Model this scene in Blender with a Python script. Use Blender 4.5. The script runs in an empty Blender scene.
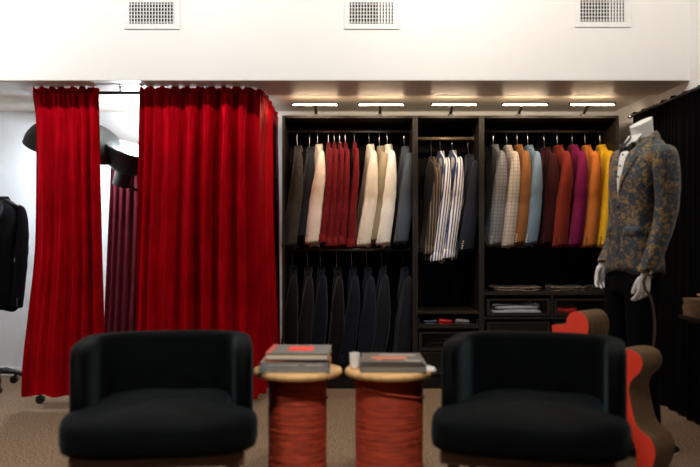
import bpy, bmesh, math, random
from mathutils import Vector, Matrix
R = math.radians
PI = math.pi
scene = bpy.context.scene
COL = scene.collection
random.seed(7)

# ------------------------------------------------------------------ camera
H = 1.16            # eye height
FPX = 850.0         # focal length in pixels for a 700 px wide frame
cam_d = bpy.data.cameras.new('camera')
cam_d.sensor_width = 36.0
cam_d.lens = FPX / 700.0 * 36.0
cam_d.dof.use_dof = True
cam_d.dof.focus_distance = 6.1
cam_d.dof.aperture_fstop = 1.4
cam = bpy.data.objects.new('camera', cam_d)
COL.objects.link(cam)
cam.location = (0, 0, H)
cam.rotation_euler = (PI / 2, 0, 0)
scene.camera = cam

# ------------------------------------------------------------------ world, light, exposure
scene.view_settings.view_transform = 'Standard'
scene.view_settings.look = 'None'
scene.view_settings.gamma = 1.0
scene.view_settings.exposure = 0.0
scene.view_settings.use_curve_mapping = False
w = bpy.data.worlds.new('world')
scene.world = w
w.use_nodes = True
w.node_tree.nodes['Background'].inputs[0].default_value = (0.9, 0.95, 1.0, 1)
w.node_tree.nodes['Background'].inputs[1].default_value = 0.004


def area(name, loc, rot, sx, sy, power, col, spread=PI):
    l = bpy.data.lights.new(name, 'AREA')
    l.shape = 'RECTANGLE'
    l.size = sx
    l.size_y = sy
    l.energy = power
    l.color = col
    l.spread = spread
    o = bpy.data.objects.new(name, l)
    COL.objects.link(o)
    o.location = loc
    o.rotation_euler = rot
    return o


# row of ceiling lamps of the shop floor, in front of the bulkhead
for i, (x, p) in enumerate(((-2.8, 31), (-0.95, 12.5), (0.6, 19), (1.9, 5.5))):
    area('ceiling_lamp_light', (x, 4.15, 3.08), (R(50), 0, 0), 0.35, 0.12, p,
         (1.0, 0.98, 0.95) if i < 2 else (1.0, 0.93, 0.84))

# lamps further back in the shop, over the seating
for x, p in ((-1.5, 12), (0.2, 12)):
    area('ceiling_lamp_light', (x, 1.8, 3.2), (R(26), 0, 0), 0.35, 0.12, p, (1.0, 0.93, 0.84), R(66))

# ------------------------------------------------------------------ helpers


def P(px, py, Y):
    """a point of the place seen at pixel (px, py) at depth Y"""
    return Vector(((px - 350.0) * Y / FPX, Y, H - (py - 233.5) * Y / FPX))


def tag(o, label=None, cat=None, group=None, kind=None):
    if label:
        o['label'] = label
    if cat:
        o['category'] = cat
    if group:
        o['group'] = group
    if kind:
        o['kind'] = kind
    return o


def empty(name, loc=(0, 0, 0), rz=0.0):
    o = bpy.data.objects.new(name, None)
    COL.objects.link(o)
    o.empty_display_size = 0.05
    o.location = loc
    o.rotation_euler = (0, 0, rz)
    return o


class MB:
    def __init__(s):
        s.v = []
        s.f = []

    def add(s, v, f):
        b = len(s.v)
        s.v += [tuple(p) for p in v]
        s.f += [tuple(i + b for i in q) for q in f]
        return s

    def box(s, x0, x1, y0, y1, z0, z1, bev=0.0, M=None):
        bm = bmesh.new()
        bmesh.ops.create_cube(bm, size=1.0)
        for v in bm.verts:
            v.co = Vector(((x0 + x1) / 2 + v.co.x * (x1 - x0),
                           (y0 + y1) / 2 + v.co.y * (y1 - y0),
                           (z0 + z1) / 2 + v.co.z * (z1 - z0)))
        if bev > 0:
            bmesh.ops.bevel(bm, geom=list(bm.edges), offset=bev, segments=2, affect='EDGES', profile=0.6)
        bm.verts.index_update()
        vs = [(M @ v.co) if M else v.co.copy() for v in bm.verts]
        fs = [[v.index for v in f.verts] for f in bm.faces]
        bm.free()
        return s.add(vs, fs)

    def loft(s, rings, cap0=True, cap1=True, closed=True):
        n = len(rings[0])
        vs = [p for r in rings for p in r]
        fs = []
        m = n if closed else n - 1
        for i in range(len(rings) - 1):
            for j in range(m):
                k = (j + 1) % n
                fs.append((i * n + j, i * n + k, (i + 1) * n + k, (i + 1) * n + j))
        if cap0:
            fs.append(tuple(reversed(range(n))))
        if cap1:
            b = (len(rings) - 1) * n
            fs.append(tuple(b + j for j in range(n)))
        return s.add(vs, fs)

    def tube(s, pts, r, seg=10, flat=1.0, caps=True):
        pts = [Vector(p) for p in pts]
        n = len(pts)
        rad = r if isinstance(r, (list, tuple)) else [r] * n
        rings = []
        ref = None
        for i, p in enumerate(pts):
            t = (pts[min(i + 1, n - 1)] - pts[max(i - 1, 0)]).normalized()
            if ref is None:
                ref = Vector((1, 0, 0)) if abs(t.x) < 0.9 else Vector((0, 1, 0))
            a = (ref - t * ref.dot(t)).normalized()
            b = t.cross(a)
            ref = a
            rings.append([p + (a * math.cos(q) + b * math.sin(q) * flat) * rad[i]
                          for q in [2 * PI * k / seg for k in range(seg)]])
        return s.loft(rings, caps, caps)

    def lathe(s, prof, seg=48, c=(0, 0, 0)):
        rings = [[(c[0] + r * math.cos(2 * PI * k / seg), c[1] + r * math.sin(2 * PI * k / seg), c[2] + z)
                  for k in range(seg)] for r, z in prof]
        return s.loft(rings)

    def grid(s, fn, nu, nv):
        vs = [fn(i / nu, j / nv) for j in range(nv + 1) for i in range(nu + 1)]
        fs = [(j * (nu + 1) + i, j * (nu + 1) + i + 1, (j + 1) * (nu + 1) + i + 1, (j + 1) * (nu + 1) + i)
              for j in range(nv) for i in range(nu)]
        return s.add(vs, fs)

    def build(s, name, mat, parent=None, smooth=True, fix=True):
        me = bpy.data.meshes.new(name)
        me.from_pydata(s.v, [], s.f)
        if fix:
            bm = bmesh.new()
            bm.from_mesh(me)
            bmesh.ops.recalc_face_normals(bm, faces=list(bm.faces))
            bm.to_mesh(me)
            bm.free()
        if mat:
            me.materials.append(mat)
        if smooth:
            me.polygons.foreach_set('use_smooth', [True] * len(me.polygons))
        me.update()
        o = bpy.data.objects.new(name, me)
        COL.objects.link(o)
        if parent:
            o.parent = parent
        if smooth == 'auto':
            sharp(o)
        return o


def sharp(o, ang=35):
    me = o.data
    bm = bmesh.new()
    bm.from_mesh(me)
    for e in bm.edges:
        if len(e.link_faces) == 2 and e.calc_face_angle(0) > R(ang):
            e.smooth = False
    bm.to_mesh(me)
    bm.free()


def bx(name, mat, parent, x0, x1, y0, y1, z0, z1, bev=0.0):
    return MB().box(x0, x1, y0, y1, z0, z1, bev).build(name, mat, parent, smooth=False)


# ------------------------------------------------------------------ materials
MATS = {}


def nd(nt, t, **kw):
    n = nt.nodes.new(t)
    for k, v in kw.items():
        setattr(n, k, v)
    return n


def mat(name, col, rough=0.6, metal=0.0, sheen=0.0, vary=0.0, vscale=20.0, bump=0.0, bscale=200.0,
        emit=0.0, spec=0.5, trans=0.0, alpha=1.0, coat=0.0, stretch=(1, 1, 1), col2=None):
    m = bpy.data.materials.new(name)
    m.use_nodes = True
    nt = m.node_tree
    b = nt.nodes['Principled BSDF']
    c = (col[0], col[1], col[2], 1)
    b.inputs['Base Color'].default_value = c
    b.inputs['Roughness'].default_value = rough
    b.inputs['Metallic'].default_value = metal
    b.inputs['Specular IOR Level'].default_value = spec
    b.inputs['Coat Weight'].default_value = coat
    b.inputs['Transmission Weight'].default_value = trans
    if sheen:
        b.inputs['Sheen Weight'].default_value = sheen
        b.inputs['Sheen Roughness'].default_value = 0.35
        mx = max(max(col), 1e-3)
        b.inputs['Sheen Tint'].default_value = tuple(0.25 + 0.75 * k / mx for k in col) + (1,)
    if emit:
        b.inputs['Emission Color'].default_value = c
        b.inputs['Emission Strength'].default_value = emit
    tc = nd(nt, 'ShaderNodeTexCoord')
    mp = nd(nt, 'ShaderNodeMapping')
    mp.inputs['Scale'].default_value = stretch
    nt.links.new(tc.outputs['Object'], mp.inputs['Vector'])
    if vary:
        n = nd(nt, 'ShaderNodeTexNoise')
        n.inputs['Scale'].default_value = vscale
        n.inputs['Detail'].default_value = 5
        nt.links.new(mp.outputs[0], n.inputs['Vector'])
        r = nd(nt, 'ShaderNodeValToRGB')
        lo = tuple(k * (1 - vary) for k in col) if col2 is None else col2
        hi = tuple(min(1, k * (1 + vary)) for k in col)
        r.color_ramp.elements[0].position = 0.3
        r.color_ramp.elements[1].position = 0.7
        r.color_ramp.elements[0].color = lo + (1,)
        r.color_ramp.elements[1].color = hi + (1,)
        nt.links.new(n.outputs['Fac'], r.inputs['Fac'])
        nt.links.new(r.outputs['Color'], b.inputs['Base Color'])
    if bump:
        n2 = nd(nt, 'ShaderNodeTexNoise')
        n2.inputs['Scale'].default_value = bscale
        n2.inputs['Detail'].default_value = 3
        nt.links.new(mp.outputs[0], n2.inputs['Vector'])
        bp = nd(nt, 'ShaderNodeBump')
        bp.inputs['Strength'].default_value = bump
        bp.inputs['Distance'].default_value = 0.004
        nt.links.new(n2.outputs['Fac'], bp.inputs['Height'])
        nt.links.new(bp.outputs['Normal'], b.inputs['Normal'])
    MATS[name] = m
    return m


def lines_mat(name, base, line, pitch, width, axes='x', rough=0.8, slant=-0.08, line2=None, vary=0.15):
    """woven cloth with stripes (axes 'x') or a window-pane check (axes 'xz')"""
    m = mat(name, base, rough, sheen=0.2)
    nt = m.node_tree
    b = nt.nodes['Principled BSDF']
    tc = nd(nt, 'ShaderNodeTexCoord')
    sx = nd(nt, 'ShaderNodeSeparateXYZ')
    nt.links.new(tc.outputs['Object'], sx.inputs[0])
    last = None

    def mask(sock):
        a = nd(nt, 'ShaderNodeMath', operation='MULTIPLY')
        a.inputs[1].default_value = 1.0 / pitch
        nt.links.new(sock, a.inputs[0])
        f = nd(nt, 'ShaderNodeMath', operation='FRACT')
        nt.links.new(a.outputs[0], f.inputs[0])
        g = nd(nt, 'ShaderNodeMath', operation='LESS_THAN')
        g.inputs[1].default_value = width
        nt.links.new(f.outputs[0], g.inputs[0])
        return g.outputs[0]
    add = nd(nt, 'ShaderNodeMath', operation='MULTIPLY_ADD')
    add.inputs[1].default_value = slant
    nt.links.new(sx.outputs['Z'], add.inputs[0])
    ad2 = nd(nt, 'ShaderNodeMath', operation='MULTIPLY_ADD')
    ad2.inputs[1].default_value = 0.12
    nt.links.new(sx.outputs['Y'], ad2.inputs[0])
    nt.links.new(sx.outputs['X'], ad2.inputs[2])
    nt.links.new(ad2.outputs[0], add.inputs[2])
    last = mask(add.outputs[0])
    if 'z' in axes:
        mz = mask(sx.outputs['Z'])
        mm = nd(nt, 'ShaderNodeMath', operation='MAXIMUM')
        nt.links.new(last, mm.inputs[0])
        nt.links.new(mz, mm.inputs[1])
        last = mm.outputs[0]
    n = nd(nt, 'ShaderNodeTexNoise')
    n.inputs['Scale'].default_value = 120
    r = nd(nt, 'ShaderNodeValToRGB')
    r.color_ramp.elements[0].color = tuple(k * (1 - vary) for k in base) + (1,)
    r.color_ramp.elements[1].color = tuple(min(1, k * (1 + vary)) for k in base) + (1,)
    nt.links.new(tc.outputs['Object'], n.inputs['Vector'])
    nt.links.new(n.outputs['Fac'], r.inputs['Fac'])
    mx = nd(nt, 'ShaderNodeMix', data_type='RGBA')
    nt.links.new(last, mx.inputs['Factor'])
    nt.links.new(r.outputs['Color'], mx.inputs['A'])
    mx.inputs['B'].default_value = line + (1,)
    nt.links.new(mx.outputs['Result'], b.inputs['Base Color'])
    return m


def cloth(name, col, vary=0.06, sheen=0.25):
    return mat(name, col, 0.85, sheen=sheen, vary=vary, vscale=60, bump=0.08, bscale=500, spec=0.1)


M_white = mat('painted_white_plaster', (0.86, 0.85, 0.83), 0.55, bump=0.06, bscale=90, spec=0.3)
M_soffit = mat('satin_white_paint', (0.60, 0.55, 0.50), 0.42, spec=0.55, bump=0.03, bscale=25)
M_alcove = mat('matt_alcove_paint_lit', (0.74, 0.67, 0.58), 0.75, spec=0.2, bump=0.03, bscale=25)  # lighter than the bulkhead underside: glow of the LED bars put into the colour
M_studio = mat('studio_white_wall', (0.84, 0.86, 0.88), 0.7, bump=0.04, bscale=60, spec=0.2)
M_carpet = mat('brown_loop_carpet', (0.195, 0.137, 0.090), 0.95, vary=0.7, vscale=90, bump=0.9, bscale=160, spec=0.1,
               col2=(0.040, 0.027, 0.015))
M_board = mat('black_brown_wood_foil', (0.012, 0.0095, 0.0075), 0.5, vary=0.3, vscale=10, stretch=(6, 6, 0.5), spec=0.2)
M_backboard = mat('black_back_panel', (0.006, 0.006, 0.006), 0.6, vary=0.2, vscale=8, spec=0.12)
M_edge = mat('dark_brown_edge_banding', (0.013, 0.0095, 0.0065), 0.5, vary=0.25, vscale=12, stretch=(4, 4, 0.4))
M_metal = mat('brushed_grey_metal', (0.35, 0.35, 0.36), 0.35, metal=0.9, vary=0.1, vscale=40)
M_steel = mat('chromed_steel', (0.75, 0.76, 0.78), 0.18, metal=1.0, vary=0.05, vscale=30)
M_bronze = mat('tan_metal_rail', (0.36, 0.27, 0.18), 0.4, metal=0.5, vary=0.15, vscale=30)
M_blackmetal = mat('black_powder_coat', (0.005, 0.005, 0.005), 0.45, vary=0.1, vscale=40)
M_blackplastic = mat('black_plastic', (0.008, 0.008, 0.008), 0.5, vary=0.1, vscale=40)
M_led = mat('warm_led_diffuser', (1.0, 0.74, 0.48), 0.5, emit=60.0)
M_studiolamp = mat('studio_lamp_glow', (0.88, 0.95, 1.0), 0.5, emit=30.0)
M_dishin = mat('white_dish_lining', (0.9, 0.92, 0.94), 0.5, vary=0.03)
M_dishout = mat('black_dish_shell', (0.003, 0.005, 0.0055), 0.55, vary=0.2, vscale=8)
M_velvet = mat('red_velvet', (0.42, 0.0018, 0.008), 0.42, metal=0.55, vary=0.2, vscale=10, stretch=(1, 1, 0.6), bump=0.12, bscale=60, spec=0.0)
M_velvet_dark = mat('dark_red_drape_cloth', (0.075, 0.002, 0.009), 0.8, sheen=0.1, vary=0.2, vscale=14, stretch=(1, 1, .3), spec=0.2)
M_blackdrape = mat('black_drape_cloth', (0.0015, 0.0015, 0.0017), 0.9, vary=0.2, vscale=14, spec=0.04)
M_chair = mat('black_velvet_upholstery', (0.0014, 0.0022, 0.0026), 0.75, sheen=0.07, vary=0.5, vscale=7, bump=0.15, bscale=120, spec=0.06)
M_chair.node_tree.nodes['Principled BSDF'].inputs['Sheen Tint'].default_value = (0.35, 0.55, 0.62, 1)
M_walnut = mat('dark_walnut', (0.10, 0.042, 0.020), 0.5, vary=0.35, vscale=9, stretch=(1, 6, 6))
M_tan = mat('pale_raw_wood', (0.60, 0.36, 0.15), 0.5, vary=0.25, vscale=11, stretch=(1, 5, 1))
M_cord = mat('red_cord', (0.42, 0.045, 0.012), 0.75, vary=0.35, vscale=14, stretch=(1, 1, 5), bump=0.4, bscale=300)
M_red = mat('bright_red_lacquer', (0.95, 0.055, 0.022), 0.5, vary=0.04, vscale=6)
M_card = None
M_gloss = mat('white_mannequin_gloss', (0.80, 0.79, 0.77), 0.35, vary=0.03, vscale=10)
M_shirt = mat('white_cotton', (0.85, 0.84, 0.82), 0.8, vary=0.04, vscale=30, bump=0.1, bscale=300)
M_blackcloth = mat('black_wool', (0.003, 0.003, 0.0035), 0.9, vary=0.2, vscale=60, spec=0.06)
M_satin = mat('black_satin', (0.004, 0.004, 0.0045), 0.4, spec=0.25, vary=0.2, vscale=30)
M_button = mat('pale_horn_button', (0.55, 0.47, 0.36), 0.35, vary=0.2, vscale=80)
M_dkbutton = mat('dark_horn_button', (0.03, 0.022, 0.016), 0.35, vary=0.2, vscale=80)
M_hanger = mat('black_hanger', (0.010, 0.009, 0.008), 0.4, vary=0.1, vscale=50)
M_vent = mat('white_enamel_vent', (0.83, 0.83, 0.82), 0.45, vary=0.03)
M_dark = mat('duct_shade', (0.006, 0.006, 0.006), 0.9, vary=0.1)
M_glass = mat('smoked_glass', (0.02, 0.02, 0.02), 0.08, vary=0.02)
M_glass.node_tree.nodes['Principled BSDF'].inputs['Alpha'].default_value = 0.12
M_leather = mat('brown_leather', (0.085, 0.045, 0.028), 0.5, vary=0.3, vscale=60)
M_brass = mat('brass', (0.55, 0.36, 0.12), 0.35, metal=0.9, vary=0.15, vscale=30)


def wavy_card():
    m = mat('corrugated_cardboard', (0.30, 0.19, 0.095), 0.85)
    nt = m.node_tree
    b = nt.nodes['Principled BSDF']
    tc = nd(nt, 'ShaderNodeTexCoord')
    sp = nd(nt, 'ShaderNodeSeparateXYZ')
    nt.links.new(tc.outputs['Object'], sp.inputs[0])
    n = nd(nt, 'ShaderNodeTexNoise')
    n.inputs['Scale'].default_value = 30
    mp = nd(nt, 'ShaderNodeMapping')
    mp.inputs['Scale'].default_value = (1, 6, 1)
    nt.links.new(tc.outputs['Object'], mp.inputs[0])
    nt.links.new(mp.outputs[0], n.inputs['Vector'])
    a = nd(nt, 'ShaderNodeMath', operation='MULTIPLY_ADD')
    a.inputs[1].default_value = 70 * 6.283
    nt.links.new(sp.outputs['Y'], a.inputs[0])
    nm = nd(nt, 'ShaderNodeMath', operation='MULTIPLY')
    nm.inputs[1].default_value = 6
    nt.links.new(n.outputs['Fac'], nm.inputs[0])
    nt.links.new(nm.outputs[0], a.inputs[2])
    s = nd(nt, 'ShaderNodeMath', operation='SINE')
    nt.links.new(a.outputs[0], s.inputs[0])
    r = nd(nt, 'ShaderNodeMapRange')
    r.inputs['From Min'].default_value = -1
    nt.links.new(s.outputs[0], r.inputs['Value'])
    cr = nd(nt, 'ShaderNodeValToRGB')
    cr.color_ramp.elements[0].color = (0.055, 0.029, 0.011, 1)
    cr.color_ramp.elements[1].color = (0.185, 0.102, 0.040, 1)
    nt.links.new(r.outputs[0], cr.inputs[0])
    nt.links.new(cr.outputs[0], b.inputs['Base Color'])
    bp = nd(nt, 'ShaderNodeBump')
    bp.inputs['Strength'].default_value = 0.5
    bp.inputs['Distance'].default_value = 0.003
    nt.links.new(r.outputs[0], bp.inputs['Height'])
    nt.links.new(bp.outputs[0], b.inputs['Normal'])
    return m


def brocade(name, gold, blue, scale):
    m = mat(name, (0.02, 0.025, 0.035), 0.55, sheen=0.2)
    nt = m.node_tree
    b = nt.nodes['Principled BSDF']
    tc = nd(nt, 'ShaderNodeTexCoord')
    n1 = nd(nt, 'ShaderNodeTexNoise')
    n1.inputs['Scale'].default_value = scale
    n1.inputs['Detail'].default_value = 6
    n1.inputs['Distortion'].default_value = 1.2
    n2 = nd(nt, 'ShaderNodeTexNoise')
    n2.inputs['Scale'].default_value = scale * 4.5
    n2.inputs['Detail'].default_value = 3
    for n in (n1, n2):
        nt.links.new(tc.outputs['Object'], n.inputs['Vector'])
    r1 = nd(nt, 'ShaderNodeValToRGB')
    e = r1.color_ramp.elements
    e[0].position = 0.49
    e[0].color = (0, 0, 0, 1)
    e[1].position = 0.57
    e[1].color = (1, 1, 1, 1)
    nt.links.new(n1.outputs['Fac'], r1.inputs[0])
    r2 = nd(nt, 'ShaderNodeValToRGB')
    e = r2.color_ramp.elements
    e[0].position = 0.42
    e[0].color = (0.010, 0.013, 0.018, 1)
    e[1].position = 0.66
    e[1].color = blue + (1,)
    nt.links.new(n2.outputs['Fac'], r2.inputs[0])
    r3 = nd(nt, 'ShaderNodeValToRGB')
    e = r3.color_ramp.elements
    e[0].position = 0.36
    e[0].color = (0.035, 0.030, 0.022, 1)
    e[1].position = 0.62
    e[1].color = gold + (1,)
    nt.links.new(n2.outputs['Fac'], r3.inputs[0])
    mx = nd(nt, 'ShaderNodeMix', data_type='RGBA')
    nt.links.new(r1.outputs[0], mx.inputs['Factor'])
    nt.links.new(r2.outputs[0], mx.inputs['A'])
    nt.links.new(r3.outputs[0], mx.inputs['B'])
    nt.links.new(mx.outputs['Result'], b.inputs['Base Color'])
    bp = nd(nt, 'ShaderNodeBump')
    bp.inputs['Strength'].default_value = 0.3
    bp.inputs['Distance'].default_value = 0.003
    nt.links.new(n2.outputs['Fac'], bp.inputs['Height'])
    nt.links.new(bp.outputs[0], b.inputs['Normal'])
    return m


M_card = wavy_card()
M_brocade = brocade('blue_gold_brocade', (0.36, 0.205, 0.055), (0.050, 0.080, 0.115), 26)

# ------------------------------------------------------------------ the room
YB = 6.95       # back wall
YF = 5.40       # bulkhead face
ZS = 2.135      # underside of the bulkhead
XR = 2.16       # right wall
XL = -3.6       # left wall
ZC = 3.25       # shop ceiling


def struct(name, mb, m, parent=None, smooth=False):
    o = mb.build(name, m, parent, smooth)
    if parent is None:
        o['kind'] = 'structure'
    return o


struct('floor', MB().box(XL - .1, XR + .1, -1.5, YB + .1, -0.06, 0.0), M_carpet)
struct('wall_back', MB().box(XL - .1, XR + .1, YB, YB + .1, 0.0, ZC), M_studio)
struct('wall_right', MB().box(XR, XR + .1, -1.5, YB, 0.0, ZC), M_white)
struct('wall_left', MB().box(XL - .1, XL, -1.5, YB, 0.0, ZC), M_white)
struct('ceiling', MB().box(XL - .1, XR + .1, -1.5, YB + .1, ZC, ZC + .08), M_white)
struct('wall_bulkhead', MB().box(XL, XR, YF, YF + 0.56, ZS, ZC), M_white)
# underside skin of the bulkhead and the slightly higher alcove ceiling behind it
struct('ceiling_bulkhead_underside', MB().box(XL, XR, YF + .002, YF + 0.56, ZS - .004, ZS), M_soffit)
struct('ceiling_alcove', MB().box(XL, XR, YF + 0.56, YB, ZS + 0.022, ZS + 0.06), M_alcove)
struct('baseboard_back', MB().box(XL, -0.62, YB - .014, YB, 0.0, 0.07, .004), M_vent)
struct('trim_1', MB().box(-1.45, -0.60, 5.93, 5.96, 0.0, 0.008, .002), M_brass)

# ------------------------------------------------------------------ air vents
vent_labels = ('white louvred air vent on the bulkhead above the red curtains',
               'white louvred air vent in the middle of the bulkhead above the left wardrobe',
               'white louvred air vent on the bulkhead above the bright jackets and mannequin')
for k, (pcx, pcy, split) in enumerate(((152, 13.3, 0), (372, 13.3, 8), (602.5, 11.3, 8))):
    c = P(pcx, pcy, YF)
    root = empty('air_vent', (c.x, YF, c.z))
    tag(root, vent_labels[k], 'air vent', 'air vents on the bulkhead')
    w2, h2, fr = 0.142, 0.068, 0.034
    bx('duct_shade_plate', M_dark, root, -w2, w2, -.004, -.001, -h2, h2)  # flat black plate, stands in for the shade inside the duct
    f = MB()
    f.box(-w2 - fr, w2 + fr, -.010, 0, h2, h2 + fr, .002)
    f.box(-w2 - fr, w2 + fr, -.010, 0, -h2 - fr, -h2, .002)
    f.box(-w2 - fr, -w2, -.010, 0, -h2, h2, .002)
    f.box(w2, w2 + fr, -.010, 0, -h2, h2, .002)
    f.build('frame', M_vent, root, False)
    src = None
    n = 15
    for i in range(n):
        x = -w2 + (i + .75) * 2 * w2 / n
        if src is None:
            src = MB().box(-.0028, .0028, -.002, .002, -h2, h2).build('vane', M_vent, root, False)
            o = src
        else:
            o = src.copy()
            COL.objects.link(o)
            o.parent = root
        o.location = (x, -.012, 0)
        if split and i >= n * .55:
            o.scale = (1.9, 1, 1)
        o.rotation_euler = (0, 0, R(-12) if i < n * 0.55 or split == 0 else R(10))
    src = None
    for i in range(6):
        z = -h2 + (i + .5) * 2 * h2 / 6
        if src is None:
            src = MB().box(-w2, w2, -.0012, .0012, -.0021, .0021).build('cross_vane', M_vent, root, False)
            o = src
        else:
            o = src.copy()
            COL.objects.link(o)
            o.parent = root
        o.location = (0, -.0055, z)

# ------------------------------------------------------------------ wardrobes
WY0, WY1 = 6.34, 6.92
WZ = 2.04
T = 0.018


def wardrobe(name, label, x0, x1):
    r = empty(name, ((x0 + x1) / 2, WY0, 0))
    tag(r, label, 'wardrobe', 'open wardrobe frames along the back wall')
    hw = (x1 - x0) / 2 - 0.0008
    d = WY1 - WY0
    for s in (-1, 1):
        a, b = (-hw, -hw + T) if s < 0 else (hw - T, hw)
        o = bx('side_panel', M_board, r, a, b, 0.002, d, 0, WZ)
        bx('edge_strip', M_edge, o, a, b, 0, 0.002, 0, WZ)
    bx('top_panel', M_board, r, -hw + T, hw - T, 0, d, WZ - T, WZ)
    bx('back_panel', M_backboard, r, -hw + T, hw - T, d - .008, d, 0.11, WZ - T)
    bx('bottom_panel', M_edge, r, -hw + T, hw - T, 0, d - .008, 0.11, 0.132)
    bx('plinth', M_board, r, -hw + T, hw - T, 0.02, 0.035, 0, 0.11)
    return r, hw, d


def rod(r, hw, z, y=0.29, m=None, rad=0.0125):
    o = MB().tube([(-hw + T, y, z), (hw - T, y, z)], rad, 14).build('hanging_rail', m or M_metal, r)
    for s in (-1, 1):
        MB().tube([(s * (hw - T), y, z), (s * (hw - T - .006), y, z)], 0.022, 14).build('rail_socket', M_metal, o, 'auto')
    return o


ROD_Y = WY0 + 0.29
Z_UP, Z_LOW, Z_MID = 1.96, 1.035, 1.90
WA, hwa, dp = wardrobe('wardrobe', 'dark wide wardrobe with two hanging rails next to the red curtain', -0.507, 0.487)
WB, hwb, _ = wardrobe('wardrobe', 'dark narrow middle wardrobe holding striped shirts above a tray', 0.487, 0.983)
WC, hwc, _ = wardrobe('wardrobe', 'dark wide wardrobe with brightly coloured jackets above glass fronted drawers', 0.983, 2.007)
rod(WA, hwa, Z_UP)
rod(WA, hwa, Z_LOW)
rod(WB, hwb, Z_MID, m=M_bronze, rad=0.013)
rod(WC, hwc, Z_UP)
# middle wardrobe : pull-out tray, drawer with glass front, drawers below


def drawer(r, x0, x1, z0, z1, glass=True, knob=True):
    fr = 0.022
    o = MB()
    o.box(x0, x1, .004, .022, z0, z0 + fr)
    o.box(x0, x1, .004, .022, z1 - fr * .6, z1)
    o.box(x0, x0 + fr, .004, .022, z0 + fr, z1 - fr * .6)
    o.box(x1 - fr, x1, .004, .022, z0 + fr, z1 - fr * .6)
    f = o.build('drawer_front', M_edge, r, False)
    if glass:
        bx('glass_pane', M_glass, f, x0 + fr, x1 - fr, .011, .015, z0 + fr, z1 - fr * .6)
    else:
        bx('panel', M_board, f, x0 + fr, x1 - fr, .008, .018, z0 + fr, z1 - fr * .6)
    b = MB()
    b.box(x0 + .01, x1 - .01, .022, .50, z0, z0 + .010)
    b.box(x0, x0 + .010, .022, .50, z0, z1 - .02)
    b.box(x1 - .010, x1, .022, .50, z0, z1 - .02)
    b.box(x0, x1, .49, .50, z0, z1 - .02)
    b.build('drawer_box', M_board, r, False)
    return f


xi = hwb - T
bx('shelf', M_edge, WB, -xi, xi, 0.004, dp - .008, 0.560, 0.574)
tr = MB()
tr.box(-xi + .006, xi - .006, 0.0, 0.52, 0.452, 0.464)
tr.box(-xi + .006, xi - .006, 0.0, 0.014, 0.464, 0.486)
tr.box(-xi + .006, -xi + .016, 0.014, 0.52, 0.464, 0.52)
tr.box(xi - .016, xi - .006, 0.014, 0.52, 0.464, 0.52)
tr.build('pull_out_tray', M_edge, WB, False)
gl = bx('glass_shelf', M_glass, WB, -xi, xi, 0.03, dp - .02, 0.548, 0.554)
for s in (-1, 1):
    MB().box(s * (xi - .012) - .006, s * (xi - .012) + .006, .05, .50, .574, .581).build('shelf_rail', M_steel, WB, False)
drawer(WB, -xi + .01, xi - .01, 0.285, 0.425, True)
drawer(WB, -xi + .01, xi - .01, 0.140, 0.275, False)
xi = hwc - T
bx('shelf', M_edge, WC, -xi, xi, 0.004, dp - .008, 0.700, 0.722)
bx('divider', M_edge, WC, 0.005, 0.023, 0.004, dp - .008, 0.540, 0.700)
drawer(WC, -xi + .02, 0.0, 0.545, 0.672, True)
drawer(WC, 0.028, xi - .02, 0.545, 0.672, True)
bx('shelf', M_edge, WC, -xi, xi, 0.004, dp - .008, 0.520, 0.538)
drawer(WC, -xi + .02, 0.0, 0.34, 0.50, False)
drawer(WC, 0.028, xi - .02, 0.34, 0.50, False)
drawer(WC, -xi + .02, xi - .02, 0.15, 0.32, False)

# ------------------------------------------------------------------ LED bar lamps on the wardrobe tops
bar_lab = ('first slim LED bar lamp from the red curtain, above the left wardrobe',
           'second slim LED bar lamp from the red curtain, above the left wardrobe',
           'slim LED bar lamp above the narrow middle wardrobe',
           'slim LED bar lamp above the checked jackets of the right wardrobe',
           'slim LED bar lamp nearest the mannequin, above the yellow jacket')
for k, x in enumerate((-0.253, 0.224, 0.752, 1.263, 1.748)):
    r = empty('led_bar_lamp', (x, 6.14, 2.092))
    tag(r, bar_lab[k], 'lamp', 'LED bar lamps on top of the wardrobes')
    MB().box(-.165, .165, -.012, .012, 0.0, .010, .002).build('housing', M_blackmetal, r, False)
    MB().box(-.158, .158, -.013, .012, -.0055, 0.0, .001).build('diffuser', M_led, r, False)
    for s in (-1, 1):
        MB().box(s * .162 - .005, s * .162 + .005, -.014, .012, -.008, .011, .002).build('end_cap', M_blackmetal, r, False)
    a = MB()
    a.tube([(0, .005, .008), (0, .10, .004), (0, .20, -.03), (0, .23, -.052)], .011, 8, flat=.6)
    a.build('arm', M_blackmetal, r)
    MB().box(-.018, .018, .205, .27, -.052, -.040, .003).build('mount', M_blackmetal, r, False)
    area('led_bar_back_light', (x, 6.158, 2.094), (R(112), 0, 0), .31, .012, .38, (1.0, 0.76, 0.50))
    l = area('led_bar_light', (x, 6.135, 2.078), (R(28), 0, 0), .31, .02, 2.1, (1.0, 0.80, 0.60))
# ------------------------------------------------------------------ garments


def sm(a, b, t):
    t = max(0, min(1, (t - a) / (b - a)))
    return t * t * (3 - 2 * t)


def interp(tab, z):
    """tab rows (z descending, ...)"""
    if z >= tab[0][0]:
        return tab[0][1:]
    for a, b in zip(tab, tab[1:]):
        if z >= b[0]:
            t = (a[0] - z) / (a[0] - b[0])
            return tuple(p + (q - p) * t for p, q in zip(a[1:], b[1:]))
    return tab[-1][1:]


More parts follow.
